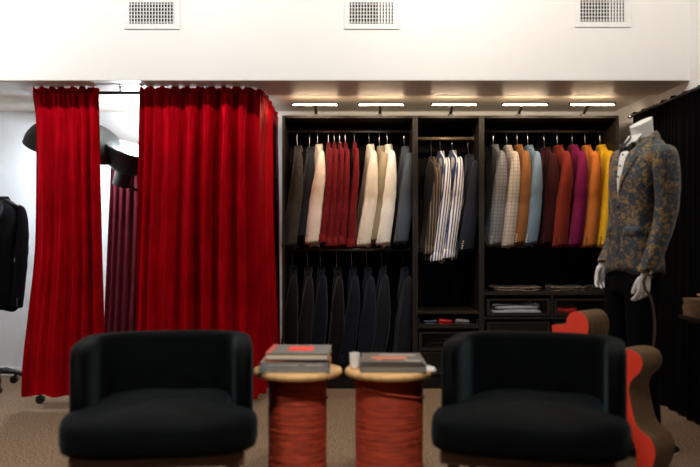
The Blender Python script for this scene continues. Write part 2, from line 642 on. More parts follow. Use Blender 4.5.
JACKET = [(0, .050, .026, .010), (-.018, .066, .032, .008), (-.04, .115, .028, .010), (-.07, .165, .029, .010), (-.10, .186, .031, .010),
          (-.2, .190, .038, .004), (-.38, .180, .042, -.006), (-.55, .188, .046, -.020), (-.79, .192, .048, -.034)]
SHIRT = [(0, .048, .022, .006), (-.018, .066, .024, .006), (-.04, .115, .024, .004), (-.07, .165, .025, .002), (-.10, .186, .026, 0),
         (-.2, .190, .030, -.004), (-.40, .190, .033, -.010), (-.6, .190, .037, -.018), (-.82, .192, .042, -.026)]
MANN = [(0, .062, .066, .020), (-.03, .080, .076, .018), (-.055, .125, .088, .014), (-.085, .165, .098, .008), (-.14, .182, .112, -.004),
        (-.25, .182, .122, -.018), (-.42, .158, .110, -.030), (-.58, .172, .118, -.036), (-.755, .185, .124, -.040)]
EX = 0.86


def sgnp(v, e):
    return math.copysign(abs(v) ** e, v)


def garment_parts(secs, L, seed, mats, kind='jacket', arms=None, fold=1.0, button_v=-.36, shirt=False, cuffbtn=True, flaps=False, tilt=0.0):
    """returns [(name, mesh builder, material, sub-parts)]"""
    rnd = random.Random(seed)
    zsc = L / -secs[-1][0]
    tab = [(a[0] * (zsc if a[0] < -.15 else 1),) + tuple(a[1:]) for a in secs]
    ph = [rnd.uniform(0, 6.28) for _ in range(6)]
    out = []
    N = 40
    nz = 26
    rings = []
    zs = [0, -.008, -.018, -.03, -.042, -.056, -.072, -.09, -.11] + [-.11 - (L - .11) * (i + 1) / (nz - 8) for i in range(nz - 8)]

    def disp(q, z):
        d = sm(-.15, -L, z)
        return fold * (0.006 * d * math.sin(5 * q + ph[0] + 3 * z) + 0.005 * d * math.sin(9 * q + ph[1] - 4 * z)
                       + 0.003 * math.sin(3 * q + 14 * z + ph[2]) * sm(-.08, -.3, z))

    for z in zs:
        ww, t, xo = interp(tab, z)[:3]
        ring = []
        for k in range(N):
            q = 2 * PI * k / N
            e = disp(q, z)
            hem = (0.010 * math.sin(4 * q + ph[3]) * sm(-L * .8, -L, z)) if fold else 0
            ring.append((xo + (t + e) * sgnp(math.cos(q), EX), (ww + e) * sgnp(math.sin(q), EX), z + hem + tilt * (math.cos(q) - .4) * sm(-.13, 0, z)))
        rings.append(ring)
    inner = [(x * .9, y * .9, z + .02) for x, y, z in rings[-1]]
    out.append(('body', MB().loft(rings + [inner]), mats['body'], []))

    def front(y, z, o):
        ww, t, xo = interp(tab, z)[:3]
        s = min(1, (abs(y) / ww)) ** (1 / EX)
        q = math.asin(min(1, s)) * (1 if y >= 0 else -1)
        c = math.sqrt(max(0, 1 - s * s))
        e = disp(PI - q, z)
        return Vector((xo - (t + e) * c ** EX - o, y, z + tilt * (-c - .4) * sm(-.13, 0, z)))

    def patch(z0, z1, ya, yb, o, nu=8, nv=12):
        def fn(u, v):
            z = z0 + (z1 - z0) * v
            a, b = ya(v), yb(v)
            rim = u in (0.0, 1.0) or v in (0.0, 1.0)
            return front(a + (b - a) * u, z, 0.0005 if rim else o)
        return MB().grid(fn, nu, nv)
    # collar band around the neck
    ww0, t0, xo0 = interp(tab, -.01)[:3]

    def colfn(u, v):
        q = (u - .5) * 2 * R(148)
        lift = 0.006
        z = lift - v * 0.045
        fl = 1.02 + 0.30 * v + .05 * math.sin(v * PI)
        drop = -0.03 * (abs(u - .5) * 2) ** 2
        return (xo0 + t0 * fl * math.cos(q), ww0 * fl * math.sin(q), z + drop + tilt * (math.cos(q) - .4) * .95)
    c = MB().grid(colfn, 26, 5)
    out.append(('collar', c, mats['body'], []))
    if kind == 'jacket':
        for s in (-1, 1):
            wd = lambda v: .078 * (sm(0, .28, v) * .55 + .45) * (1 - sm(.30, 1.0, v)) + .004
            out.append(('lapel', patch(-.028, button_v, lambda v, s=s: s * (.048 * (1 - v) + .002), lambda v, s=s: s * (.048 * (1 - v) + .002 + wd(v)), .007, 8, 14),
                        mats.get('lapel', mats['body']), []))
        out.append(('front_edge', patch(button_v, -L + .02, lambda v: -.02 - .02 * v * v, lambda v: .012, .005, 6, 12), mats['body'], []))
        if shirt:
            out.append(('shirt_front', patch(-.01, button_v, lambda v: -.046 * (1 - v) - .001, lambda v: .046 * (1 - v) + .001, .0035, 8, 14), M_shirt, []))
    else:
        out.append(('placket', patch(-.03, -L + .02, lambda v: -.014, lambda v: .014, .004, 4, 14), mats['body'], []))
    if flaps:
        for s in (-1, 1):
            out.append(('pocket_flap', patch(-.505, -.56, lambda v, s=s: s * .055, lambda v, s=s: s * .165, .013, 8, 4), mats['body'], []))
        out.append(('breast_pocket', patch(-.255, -.285, lambda v: -.12, lambda v: -.045, .004, 6, 3), mats['body'], []))
    # sleeves
    for s in (-1, 1):
        if arms:
            A = arms[s]
        else:
            sw = rnd.uniform(-.018, .012)
            bend = rnd.uniform(-.012, .006)
            Ls = L - .012 + rnd.uniform(-.012, .012)
            yy = .222
            A = [(.022, .165, -.060, .012, .016), (.021, .185, -.074, .020, .028), (.019, .202, -.100, .026, .036), (.013, yy - .004, -.17, .037, .042),
                 (.005, yy + .004, -.28, .048, .043), (-.006 + bend, yy + .006, -.42, .055, .042), (-.022 + sw * .6 + bend, yy + .004, -.58, .057, .040),
                 (-.050 + sw, yy - .004, -Ls, .058, .038)]
            if kind != 'jacket':
                A = [(x * 1.15, y, z, rx * .80, ry * .8) for x, y, z, rx, ry in A]
            A = [(x, s * y, z, rx, ry) for x, y, z, rx, ry in A]
        rings = []
        M = 22
        steps = 5
        p2 = rnd.uniform(0, 6)
        for i in range(len(A) - 1):
            for j in range(steps if i < len(A) - 2 else steps + 1):
                t = j / steps
                pm, p0, p1, pn = A[max(i - 1, 0)], A[i], A[i + 1], A[min(i + 2, len(A) - 1)]
                v = [0.5 * (2 * b + (c - a) * t + (2 * a - 5 * b + 4 * c - d) * t * t + (-a + 3 * b - 3 * c + d) * t ** 3)
                     for a, b, c, d in zip(pm, p0, p1, pn)]
                x, y, z, rx, ry = v
                wr = fold * .0018 * math.sin(z * 52 + p2) * sm(-.2, -.36, z) * (1 - sm(-.5, -.62, z))
                tl = 0.22 * sm(-.3, -.6, z)
                rings.append([(x + (rx + wr) * math.cos(q), y + (ry + wr * .7) * math.sin(q + .0) + .002 * math.sin(3 * q + p2), z + tl * (rx * math.cos(q)) * .5 + wr * .5 * math.sin(2 * q))
                              for q in [2 * PI * m / M for m in range(M)]])
        last = rings[-1]
        cx = sum(p[0] for p in last) / M
        cy = sum(p[1] for p in last) / M
        ins = [(cx + (p[0] - cx) * .86, cy + (p[1] - cy) * .86, p[2] + .02) for p in last]
        subs = []
        if cuffbtn and kind == 'jacket':
            bm_ = MB()
            for b in range(4):
                rr = rings[-2 - b] if len(rings) > 8 else last
                q = (0.22 if s < 0 else -0.22) * 2 * PI + PI / 2 * 0
                kk = int(M * (0.66 if s < 0 else 0.34))
                p = Vector(rr[kk])
                oc = Vector((sum(v[0] for v in rr) / M, sum(v[1] for v in rr) / M, p.z))
                n = (p - oc).normalized()
                zz = last[kk][2] + .022 + b * .017
                i0 = min(range(len(rings)), key=lambda i: abs(rings[i][kk][2] - zz))
                p = Vector(rings[i0][kk])
                p.z = zz
                bm_.tube([p, p + n * .004], .0062, 8)
            subs.append(('cuff_button', bm_, mats.get('button', M_dkbutton)))
        if kind == 'shirt':
            cuff = MB().loft([[(cx + (p[0] - cx) * k, cy + (p[1] - cy) * k, p[2] + dz) for p in last]
                              for k, dz in ((1.0, .062), (1.12, .058), (1.14, .0), (1.10, -.006), (.9, -.004))], False, False)
            subs.append(('cuff', cuff, mats['cuff'] if 'cuff' in mats else mats['body']))
        out.append(('sleeve', MB().loft(rings + [ins]), mats['body'], subs))
    return out


def garment(name, label, cat, group, loc, yaw, mats, L=.79, kind='jacket', seed=1, secs=None, sc=1.0, **kw):
    r = empty(name, loc, yaw)
    tag(r, label, cat, group)
    r.scale = (sc, sc, sc)
    for n, mb, m, subs in garment_parts(secs or (JACKET if kind == 'jacket' else SHIRT), L, seed, mats, kind, **kw):
        o = mb.build(n, m, r)
        for sn, smb, smat in subs:
            smb.build(sn, smat, o)
    return r


hang_src = None


def hanger(loc, yaw, gap, label, group):
    """loc: neck point, gap: height of the rail above it"""
    r = empty('clothes_hanger', loc, yaw)
    tag(r, label, 'hanger', group)
    pts = [(.006, 0, -.03), (.002, 0, .0), (0, 0, gap - .045)]
    for i in range(10):
        a = R(-75 + i * 30)
        pts.append((0, -.0165 * math.cos(a) * -1, gap - .0 + .0165 * math.sin(a)))
    MB().tube(pts, .0022, 6).build('hook', M_steel, r)
    b = MB()
    b.tube([(.006, -.15, -.108), (.007, -.10, -.082), (.008, -.04, -.046), (.008, 0, -.030), (.008, .04, -.046), (.007, .10, -.082), (.006, .15, -.108)],
           [.008, .010, .010, .010, .010, .010, .008], 8)
    b.build('shoulder_bar', M_hanger, r)
    return r


C_charcoal = cloth('charcoal_brown_tweed', (0.035, 0.030, 0.026), 0.4)
C_cream = cloth('pinkish_cream_wool', (0.74, 0.62, 0.54))
C_cream2 = cloth('warm_cream_wool', (0.78, 0.71, 0.62))
C_white = cloth('off_white_wool', (0.84, 0.82, 0.78))
C_khaki = cloth('khaki_cotton', (0.32, 0.27, 0.18))
C_slate = cloth('slate_blue_wool', (0.075, 0.095, 0.125))
C_dark = cloth('black_blue_cloth', (0.02, 0.022, 0.028))
C_red = cloth('deep_red_cotton', (0.15, 0.009, 0.013), 0.3)
C_tan = cloth('caramel_wool', (0.20, 0.085, 0.030))
C_lblue = lines_mat('pale_blue_wool', (0.10, 0.165, 0.24), (0.135, 0.205, 0.28), .012, .3, 'xz')
C_greychk = lines_mat('grey_check_wool', (0.17, 0.17, 0.18), (0.075, 0.08, 0.10), .026, .16, 'xz')
C_creamchk = lines_mat('cream_check_wool', (0.42, 0.36, 0.30), (0.20, 0.19, 0.20), .028, .14, 'xz')
C_maroon = cloth('dark_maroon_wool', (0.030, 0.005, 0.006))
C_rust = cloth('rust_red_wool', (0.15, 0.018, 0.011))
C_magenta = cloth('magenta_purple_wool', (0.13, 0.006, 0.045))
C_orange = cloth('burnt_orange_wool', (0.38, 0.115, 0.024))
C_yellow = cloth('mustard_yellow_wool', (0.60, 0.34, 0.014))
C_brown = cloth('brown_suede', (0.16, 0.085, 0.03), 0.3)
C_bwstripe = lines_mat('blue_white_stripe_cotton', (0.80, 0.77, 0.74), (0.035, 0.065, 0.22), .0215, .45, 'x', slant=-.12)
C_brstripe = lines_mat('brown_black_stripe_cotton', (0.018, 0.016, 0.016), (0.26, 0.17, 0.10), .021, .24, 'x', slant=-.05)
C_navy = cloth('dark_navy_wool', (0.016, 0.019, 0.030))

G1 = 'garments on the upper rail of the left wardrobe'
top_z = 1.852


def hang(px, label, hlabel, mats, z=top_z, zrod=Z_UP, sx=.95, kind='jacket', L=.79, yaw=14, group=G1, dy=0.0, seed=None, sc=1.0, name=None, cat=None):
    Y = ROD_Y + dy
    yaw = yaw * .25
    x = (px - 350) * ROD_Y / FPX
    sd = seed if seed is not None else int(px * 3)
    garment(name or ('suit_jacket' if kind == 'jacket' else 'dress_shirt'), label, cat or ('jacket' if kind == 'jacket' else 'shirt'), group,
            (x, Y, z), R(yaw), mats, L, kind, sd, sc=sc).scale = (sx, 1, 1)
    hanger((x, Y, z + .004), R(yaw * .8), zrod - z - .004, hlabel, 'hangers ' + group.split(' ', 1)[1])


def B(c, b=None):
    return {'body': c, 'button': b or M_dkbutton}


# left wardrobe, upper rail
hang(297, 'dark charcoal jacket, first on the upper rail beside the red curtain', 'hanger holding the charcoal jacket beside the red curtain', B(C_charcoal), yaw=10, z=1.84)
hang(309, 'very dark jacket half hidden behind the pinkish cream jacket', 'hanger holding the dark jacket behind the pinkish cream jacket', B(C_dark), yaw=6, dy=.03, L=.70, z=1.835)
hang(317.5, 'pinkish cream jacket between the dark jackets and the red shirts', 'hanger holding the pinkish cream jacket', B(C_cream, M_button), yaw=20, sc=1.0)
ordn = ('first', 'second', 'third', 'fourth', 'fifth')
for i, (px, yw) in enumerate(((328, 14), (334, 9), (339.5, 12), (345, 10), (354, 10))):
    hang(px, ordn[i] + ' red shirt from the left among the five red shirts', 'hanger of the ' + ordn[i] + ' red shirt from the left',
         B(C_red), kind='shirt', sx=.62, yaw=yw, L=.79 + .015 * (i % 3), z=1.868 - .005 * (i % 2), seed=200 + i)
hang(369, 'warm cream jacket hanging just after the red shirts', 'hanger holding the warm cream jacket after the red shirts', B(C_cream2, M_button), yaw=14)
hang(379.5, 'khaki jacket half hidden between the two pale jackets', 'hanger holding the khaki jacket between two pale jackets', B(C_khaki), yaw=8, dy=.02, L=.75, z=1.842)
hang(387, 'off white jacket hanging next to the slate blue jacket', 'hanger holding the off white jacket', B(C_white, M_button), yaw=13)
hang(404, 'slate blue jacket at the right end of the upper left rail', 'hanger holding the slate blue jacket', B(C_slate), yaw=11, z=1.835, L=.76)

# left wardrobe, lower rail
low = ((292, (0.012, 0.013, 0.013), 'sparkling near-black'), (307, (0.020, 0.018, 0.017), 'brownish black'), (320, (0.014, 0.018, 0.028), 'blue-black'),
       (336.5, (0.016, 0.015, 0.015), 'soft black'), (351.5, (0.018, 0.023, 0.042), 'midnight navy'), (366.5, (0.022, 0.028, 0.050), 'navy'),
       (381, (0.024, 0.028, 0.040), 'dark steel blue'), (403, (0.028, 0.034, 0.046), 'dark slate'))
o8 = ordn + ('sixth', 'seventh', 'eighth')
for i, (px, c, nm) in enumerate(low):
    m = cloth(nm.replace(' ', '_') + '_suit_wool', tuple(k * .5 for k in c), 0.3 if i == 0 else 0.15)
    hang(px, '%s jacket, %s from the red curtain on the lower rail' % (nm, o8[i]), 'hanger of the %s jacket on the lower rail' % o8[i], B(m),
         z=.905 - .008 * (i % 2), zrod=Z_LOW, yaw=10 + 3 * (i % 3), group='garments on the lower rail of the left wardrobe', L=.735, seed=400 + i)

# middle wardrobe
G2 = 'garments on the rail of the middle wardrobe'
hang(431, 'black shirt with thin brown stripes, left of the blue striped shirts', 'hanger of the brown striped shirt', B(C_brstripe), z=1.755, zrod=Z_MID, kind='shirt', yaw=20, L=.76, group=G2)
hang(440, 'left blue and white striped shirt in the middle wardrobe', 'hanger of the left blue and white striped shirt', B(C_bwstripe), z=1.80, zrod=Z_MID, kind='shirt', yaw=17, L=.86, group=G2, seed=31)
hang(452, 'right blue and white striped shirt, next to the dark navy jacket', 'hanger of the right blue and white striped shirt', B(C_bwstripe), z=1.805, zrod=Z_MID, kind='shirt', yaw=19, L=.84, group=G2, seed=36)
hang(468, 'dark navy jacket at the right end of the middle wardrobe', 'hanger of the dark navy jacket in the middle wardrobe', B(C_navy, M_button), z=1.775, zrod=Z_MID, yaw=12, L=.75, group=G2)

# right wardrobe
G3 = 'garments on the rail of the right wardrobe'
right = ((496, C_greychk, 'grey checked jacket at the left end of the bright rail', M_button, 17), (509.5, C_creamchk, 'cream checked jacket between the grey and caramel ones', M_button, 15),
         (520, C_tan, 'caramel brown jacket beside the pale blue one', M_button, 14), (530.5, C_lblue, 'pale blue jacket beside the caramel brown one', M_button, 14),
         (548, C_maroon, 'dark maroon jacket behind the rust red one', None, 8), (560, C_rust, 'rust red jacket beside the magenta one', None, 11),
         (575, C_magenta, 'magenta purple jacket between rust red and orange', None, 10), (588, C_orange, 'burnt orange jacket between magenta and yellow', None, 10),
         (603, C_yellow, 'mustard yellow jacket nearest the mannequin', None, 9))
for i, (px, m, lb, bt, yw) in enumerate(right):
    hang(px - 3, lb, 'hanger of the ' + lb.split(' jacket')[0] + ' jacket', B(m, bt), yaw=yw, group=G3, L=.79 - (.03 if i == 4 else 0), z=1.85 - (.02 if i == 4 else .004 * (i % 2)),
         dy=.03 if i == 4 else 0, seed=500 + i)
hang(612.5, 'brown suede jacket in shadow at the end of the rail behind the yellow one', 'hanger of the brown suede jacket', B(C_brown), yaw=3, group=G3, dy=.035, z=1.83, L=.72, seed=540)

# ------------------------------------------------------------------ folded things on shelves and trays


def folded(name, label, cat, group, c, w_, d_, layers, h, m, seed, rz=0):
    rnd = random.Random(seed)
    r = empty(name, c, rz)
    tag(r, label, cat, group)
    for i in range(layers):
        ww = w_ * rnd.uniform(.92, 1.0)
        dd = d_ * rnd.uniform(.92, 1.0)
        p1, p2 = rnd.uniform(0, 6), rnd.uniform(0, 6)
        z0 = i * h
        rings = []
        nu = 26

        def outline(k, sx, sy):
            q = 2 * PI * k / 40
            return sx * sgnp(math.cos(q), .35), sy * sgnp(math.sin(q), .35)
        for (f, zz) in ((.9, 0.0), (.98, .15), (1.0, .5), (.98, .85), (.9, 1.0), (.55, 1.03), (.15, 1.04)):
            ring = []
            for k in range(40):
                x, y = outline(k, ww / 2 * f, dd / 2 * f)
                wob = (math.sin(x * 38 + p1) * .25 + math.sin(y * 30 + p2) * .2 + math.sin(x * 16 + p2) * .2) * h * (zz)
                ring.append((x, y, z0 + max(zz * h + wob * .6, zz * h * .3)))
            rings.append(ring)
        MB().loft(rings).build('folded_layer', m, r)
    return r


C_paisley = brocade('brown_paisley_silk', (0.36, 0.22, 0.12), (0.14, 0.09, 0.07), 40)
C_paisley2 = brocade('gold_paisley_silk', (0.42, 0.26, 0.09), (0.06, 0.06, 0.09), 55)
zsh = .722
folded('folded_shirt', 'brown patterned folded shirt on the shelf under the checked jackets', 'folded shirt', 'folded clothes in the right wardrobe',
       (1.27, 6.56, zsh), .40, .30, 2, .016, C_paisley, 3)
folded('folded_scarf', 'gold patterned folded scarf on the shelf under the orange jacket', 'scarf', 'folded clothes in the right wardrobe',
       (1.66, 6.55, zsh), .31, .26, 2, .017, C_paisley2, 4)
folded('folded_shirt', 'dark folded shirt at the mannequin end of the shelf', 'folded shirt', 'folded clothes in the right wardrobe',
       (1.895, 6.57, zsh), .13, .26, 2, .018, C_charcoal, 5)
folded('folded_shirt', 'white folded shirt inside the glass fronted drawer', 'folded shirt', 'folded clothes in the right wardrobe',
       (1.255, 6.525, .555), .40, .30, 2, .034, mat('pale_blue_white_cotton', (0.84, 0.86, 0.90), .8, vary=.05), 6)
folded('folded_scarf', 'red folded scarf in the drawer above the cardboard chair', 'scarf', 'folded clothes in the right wardrobe',
       (1.62, 6.48, .555), .20, .22, 1, .045, mat('scarlet_silk', (0.62, 0.010, 0.016), .5, vary=.2), 7)
for i, (x, m, lb) in enumerate(((.605, mat('blue_patterned_silk', (0.05, 0.07, 0.13), .5, vary=.7, vscale=90), 'dark blue rolled tie in the middle wardrobe tray'),
                                (.718, mat('red_silk', (0.60, 0.008, 0.012), .5, vary=.25, vscale=60), 'red rolled tie in the middle wardrobe tray'),
                                (.845, mat('grey_patterned_silk', (0.28, 0.24, 0.23), .5, vary=.7, vscale=110), 'grey patterned rolled tie in the middle wardrobe tray'))):
    folded('folded_tie', lb.replace('rolled', 'folded'), 'tie', 'folded ties in the tray', (x, WY0 + .11, .4645), .118, .17, 2, .024, m, 60 + i)
folded('folded_sweater', 'brown folded sweater inside the middle wardrobe drawer', 'sweater', None, (.735, 6.58, .297), .36, .30, 3, .024,
       cloth('taupe_knit', (0.13, 0.09, 0.06)), 9)

# ------------------------------------------------------------------ curtains


def path_sample(pts, n):
    pts = [Vector((p[0], p[1], 0)) for p in pts]
    ln = [0]
    for a, b in zip(pts, pts[1:]):
        ln.append(ln[-1] + (b - a).length)
    out = []
    for i in range(n + 1):
        s = ln[-1] * i / n
        k = 0
        while k < len(pts) - 2 and ln[k + 1] < s:
            k += 1
        t = (s - ln[k]) / max(1e-9, ln[k + 1] - ln[k])
        out.append(pts[k].lerp(pts[k + 1], t))
    nr = []
    for i in range(n + 1):
        d = (out[min(i + 2, n)] - out[max(i - 2, 0)]).normalized()
        nr.append(Vector((d.y, -d.x, 0)))
    return out, nr, ln[-1]


def curtain(name, label, pts, z0, z1, m, seed, calm=None, pitch=.085, amp=.030, n=None, flare=None, header=.045, group=None, hz=None):
    rnd = random.Random(seed)
    length = sum((Vector(b) - Vector(a)).length for a, b in zip([(p[0], p[1], 0) for p in pts], [(p[0], p[1], 0) for p in pts[1:]]))
    n = n or int(length / .0065)
    P0, N0, LN = path_sample(pts, n)
    c = [rnd.uniform(0, 6.28) for _ in range(12)]
    k = 2 * PI / pitch

    def warp(s):
        return s + pitch * (.45 * math.sin(s * 5.3 + c[0]) + .30 * math.sin(s * 11.1 + c[1]) + .15 * math.sin(s * 19 + c[2]))

    def off(s, z):
        t = (z1 - z) / (z1 - z0)          # 0 at the top, 1 at the hem
        drift = .25 * math.sin(2.2 * t + s * 3 + c[3]) * pitch * t
        a1 = amp * (.45 + .55 * sm(.02, .25, t)) * (.65 + .35 * math.sin(s * 7.7 + c[4] + t))
        f = 2.0 * abs(math.sin(.5 * k * warp(s + drift))) ** .9 - 1.2
        g = math.sin(k * 2.7 * s + c[5]) * (1 - sm(0, .10, t)) * .006
        h = .30 * amp * math.sin(k * .5 * s + c[6] + t * 2) * t
        fine = .10 * amp * math.sin(k * 2.1 * s + c[7] + 3 * t) * sm(.1, .4, t)
        cm = 1 - (.6 * sm(calm, calm + .08, s / LN) if calm else 0)
        return cm * (a1 * f + g + h + fine) + .012 + amp * .25 * cm
    nzv = 46
    zz = [z1 - (z1 - z0) * (i / nzv) ** 1.15 for i in range(nzv + 1)]
    r = empty(name, (P0[0].x, P0[0].y, z0))
    tag(r, label, 'curtain', group)
    o0 = Vector((P0[0].x, P0[0].y, z0))
    vs, fs = [], []
    for j, z in enumerate(zz):
        for i in range(n + 1):
            s = LN * i / n
            p = P0[i] + N0[i] * off(s, z)
            t = (z1 - z) / (z1 - z0)
            if flare:
                p = p + Vector(flare(i / n, t))
            dz = .010 * math.sin(k * .5 * s + c[8]) * t
            vs.append((p.x - o0.x, p.y - o0.y, z + dz * 1 - o0.z))
    for j in range(nzv):
        for i in range(n):
            a = j * (n + 1) + i
            fs.append((a, a + 1, a + n + 2, a + n + 1))
    MB().add(vs, fs).build('drape', m, r, fix=False)
    # gathered ruffle standing above the rod pocket
    vs, fs = [], []
    nh = 5
    for j in range(nh + 1):
        v = j / nh
        for i in range(n + 1):
            s = LN * i / n
            rf = .009 * v * math.sin(k * 3.1 * s + c[9]) + .008 * v * math.sin(k * 1.7 * s + c[10]) + math.sin(k * 2.7 * s + c[5]) * .006 + off(s, z1) * (1 - v) + .012 * v
            p = P0[i] + N0[i] * rf
            if flare:
                p = p + Vector(flare(i / n, 0))
            zt = z1 + v * (header + .009 * math.sin(k * 1.3 * s + c[11]) + .006 * math.sin(k * 3.1 * s))
            vs.append((p.x - o0.x, p.y - o0.y, zt - o0.z))
    for j in range(nh):
        for i in range(n):
            a = j * (n + 1) + i
            fs.append((a, a + 1, a + n + 2, a + n + 1))
    MB().add(vs, fs).build('ruffled_header', m, r, fix=False)
    return r


YR = 5.62
ZR = 2.090
arc = [(-0.82, YR)] + [(-0.775 + .17 * math.sin(R(a)), YR + .17 - .17 * math.cos(R(a))) for a in range(0, 91, 10)]
rail_path = [(-2.12, 6.9), (-2.12, 5.80)] + [(-2.12 + .17 - .17 * math.cos(R(a)), 5.79 - .17 * math.sin(R(a))) for a in range(0, 91, 10)] + arc + [(-.605, 6.9)]
r = empty('curtain_rod', (0, YR, ZR))
tag(r, 'black bent curtain rod under the bulkhead carrying the red curtains', 'curtain rod')
MB().tube([(x, y - YR, 0) for x, y in rail_path], .0105, 10).build('rail', M_blackmetal, r)
for x in (-1.93, -1.52, -0.95):
    o = MB().tube([(x, 0, .006), (x, 0, ZS - ZR - .006)], .006, 8).build('ceiling_bracket', M_steel, r)
    MB().box(x - .028, x + .028, -.014, .014, ZS - ZR - .008, ZS - ZR - .0045, .001).build('bracket_plate', M_steel, o, False)

x0 = (36 - 350) * YR / FPX
x1 = (100 - 350) * YR / FPX
curtain('velvet_curtain', 'narrow red velvet curtain panel on the left, in front of the studio lamp',
        [(x0 + .005, YR), (x1, YR)], .095, ZR - .008, M_velvet, 11, pitch=.082, amp=.052,
        flare=lambda u, t: ((-.012 * (1 - u) * max(0, 1 - t * 12) * 2 - .085 * (1 - u) * sm(.45, 1, t) + .03 * u * sm(.2, 1, t)), -.02 * t, 0), group='red velvet curtains')
xs = (141 - 350) * YR / FPX
curtain('velvet_curtain', 'wide red velvet curtain panel curving round beside the left wardrobe',
        [(xs, YR)] + arc + [(-.605, 6.86)], .068, ZR - .008, M_velvet, 23, calm=.46, pitch=.105, amp=.064,
        flare=lambda u, t: (-.035 * (1 - u) * t + .055 * sm(.45, .72, u) * (1 - sm(.74, .92, u)) * sm(.3, 1, t), -.035 * t * (1 - sm(.6, .8, u)), 0), group='red velvet curtains')

# right wall : black curtain on its own rail
r = empty('curtain_rod', (2.10, 6.33, 2.035))
tag(r, 'black curtain rod along the right wall holding the black curtain', 'curtain rod')
MB().tube([(0, 0, 0), (0, -1.30, 0)], .0095, 10).build('rail', M_blackmetal, r)
for y in (-.01, -1.0):
    MB().tube([(0, y, 0), (.05, y, 0), (.0595, y, 0)], [.009, .009, .03], 12).build('wall_bracket', M_steel, r)
MB().lathe([(.003, -.02), (.02, -.012), (.026, 0), (.02, .012), (.003, .02)], 16).build('finial', M_steel, r).location = (0, 0.02, 0)
curtain('black_curtain', 'floor length black curtain covering the right wall behind the mannequin',
        [(2.122, 6.31), (2.122, 5.06)], .014, 2.025, M_blackdrape, 5, pitch=.075, amp=.018, header=.022)

# ------------------------------------------------------------------ the lit studio corner behind the red curtains


def studio_light(name, label, c, direction, diam, depth, stand_x, power, lit):
    """bowl reflector: c = centre of the rim, direction = where the bowl opens to"""
    base = Vector((c.x + stand_x[0], c.y + stand_x[1], 0))
    r = empty(name, base)
    tag(r, label, 'studio lamp', 'studio lamps behind the red curtains')
    d = Vector(direction).normalized()
    q = Vector((0, 0, 1)).rotation_difference(d).to_matrix().to_4x4()
    M = Matrix.Translation(c - base) @ q
    rad = diam / 2
    outp, inp = [], []
    for i in range(15):
        t = i / 14
        a = t * PI / 2
        outp.append((max(.001, rad * math.sin(a) ** .9), -depth * math.cos(a)))
    inp = [(max(.001, (p[0] - .008)), p[1] + .008) for p in reversed(outp)]

    def lm(prof, lid=True):
        m = MB().lathe(prof, 48)
        if not lid:
            m.f.pop()
        m.v = [tuple(M @ Vector(p)) for p in m.v]
        return m
    sh = lm(outp + [(rad + .004, .004), (rad - .006, .006)], False).build('bowl_reflector', M_dishout, r)
    lm([(max(.001, p[0] - .012), p[1] + .010) for p in outp], False).build('inner_lining', M_dishin, sh)
    hl = .10 if d.z > 0 else .085
    lm([(.001, -depth - hl), (.062, -depth - hl + .005), (.066, -depth - .02), (.07, -depth + .012), (.001, -depth + .02)]).build('lamp_housing', M_blackplastic, r, 'auto')
    if lit:
        lm([(.001, -depth * .45), (.045, -depth * .5), (.045, -depth + .02), (.001, -depth + .02)]).build('flash_tube', M_studiolamp, r)
        l = bpy.data.lights.new('studio_lamp_light', 'POINT')
        l.energy = power
        l.color = (0.86, 0.94, 1.0)
        l.shadow_soft_size = .05
        lo = bpy.data.objects.new('studio_lamp_light', l)
        COL.objects.link(lo)
        lo.location = c + d * .015
    hp = M @ Vector((0, 0, -depth - hl * .7))
    z_ = hp.z - (.02 if d.z < 0 else .13)
    MB().tube([(hp.x, hp.y, hp.z), (hp.x * .5, hp.y * .5, (hp.z + z_) / 2), (0, 0, z_), (0, 0, z_ - .08), (0, 0, .02)], .012, 8).build('stand_pole', M_blackmetal, r)
    for k in range(3):
        a = R(90 + 120 * k)
        MB().tube([(0, 0, .42), (.24 * math.cos(a), .24 * math.sin(a), .012)], .010, 8).build('leg', M_blackmetal, r)
    return r


studio_light('studio_light', 'large black bowl studio lamp half hidden by the narrow red curtain', P(75, 149, 6.40), (-.24, .27, -.93), .74, .22,
             (.06, .28), 24, True)
studio_light('studio_light', 'smaller black bowl studio lamp opening upwards between the red curtains', P(131, 150, 6.35), (.34, -.24, .91), .40, .19, (.14, .14), 26, True)

# dark red drape on a low stand in the studio corner
r = empty('drape_stand', (-1.62, 6.63, 0))
tag(r, 'low black stand carrying the dark red drape in the studio corner', 'stand')
MB().tube([(-.24, 0, 1.66), (.42, 0, 1.70)], .012, 8).build('crossbar', M_blackmetal, r)
for s in (-.10, .40):
    MB().tube([(s, 0, 0.01), (s, 0, 1.68)], .012, 8).build('upright', M_blackmetal, r)
    MB().tube([(s, -.22, .012), (s, .22, .012)], .012, 8).build('foot', M_blackmetal, r)
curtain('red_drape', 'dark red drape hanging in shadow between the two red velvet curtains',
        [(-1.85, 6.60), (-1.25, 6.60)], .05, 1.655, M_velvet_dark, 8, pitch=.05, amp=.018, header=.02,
        flare=lambda u, t: (-.07 * t * (1 - u), 0, .0))

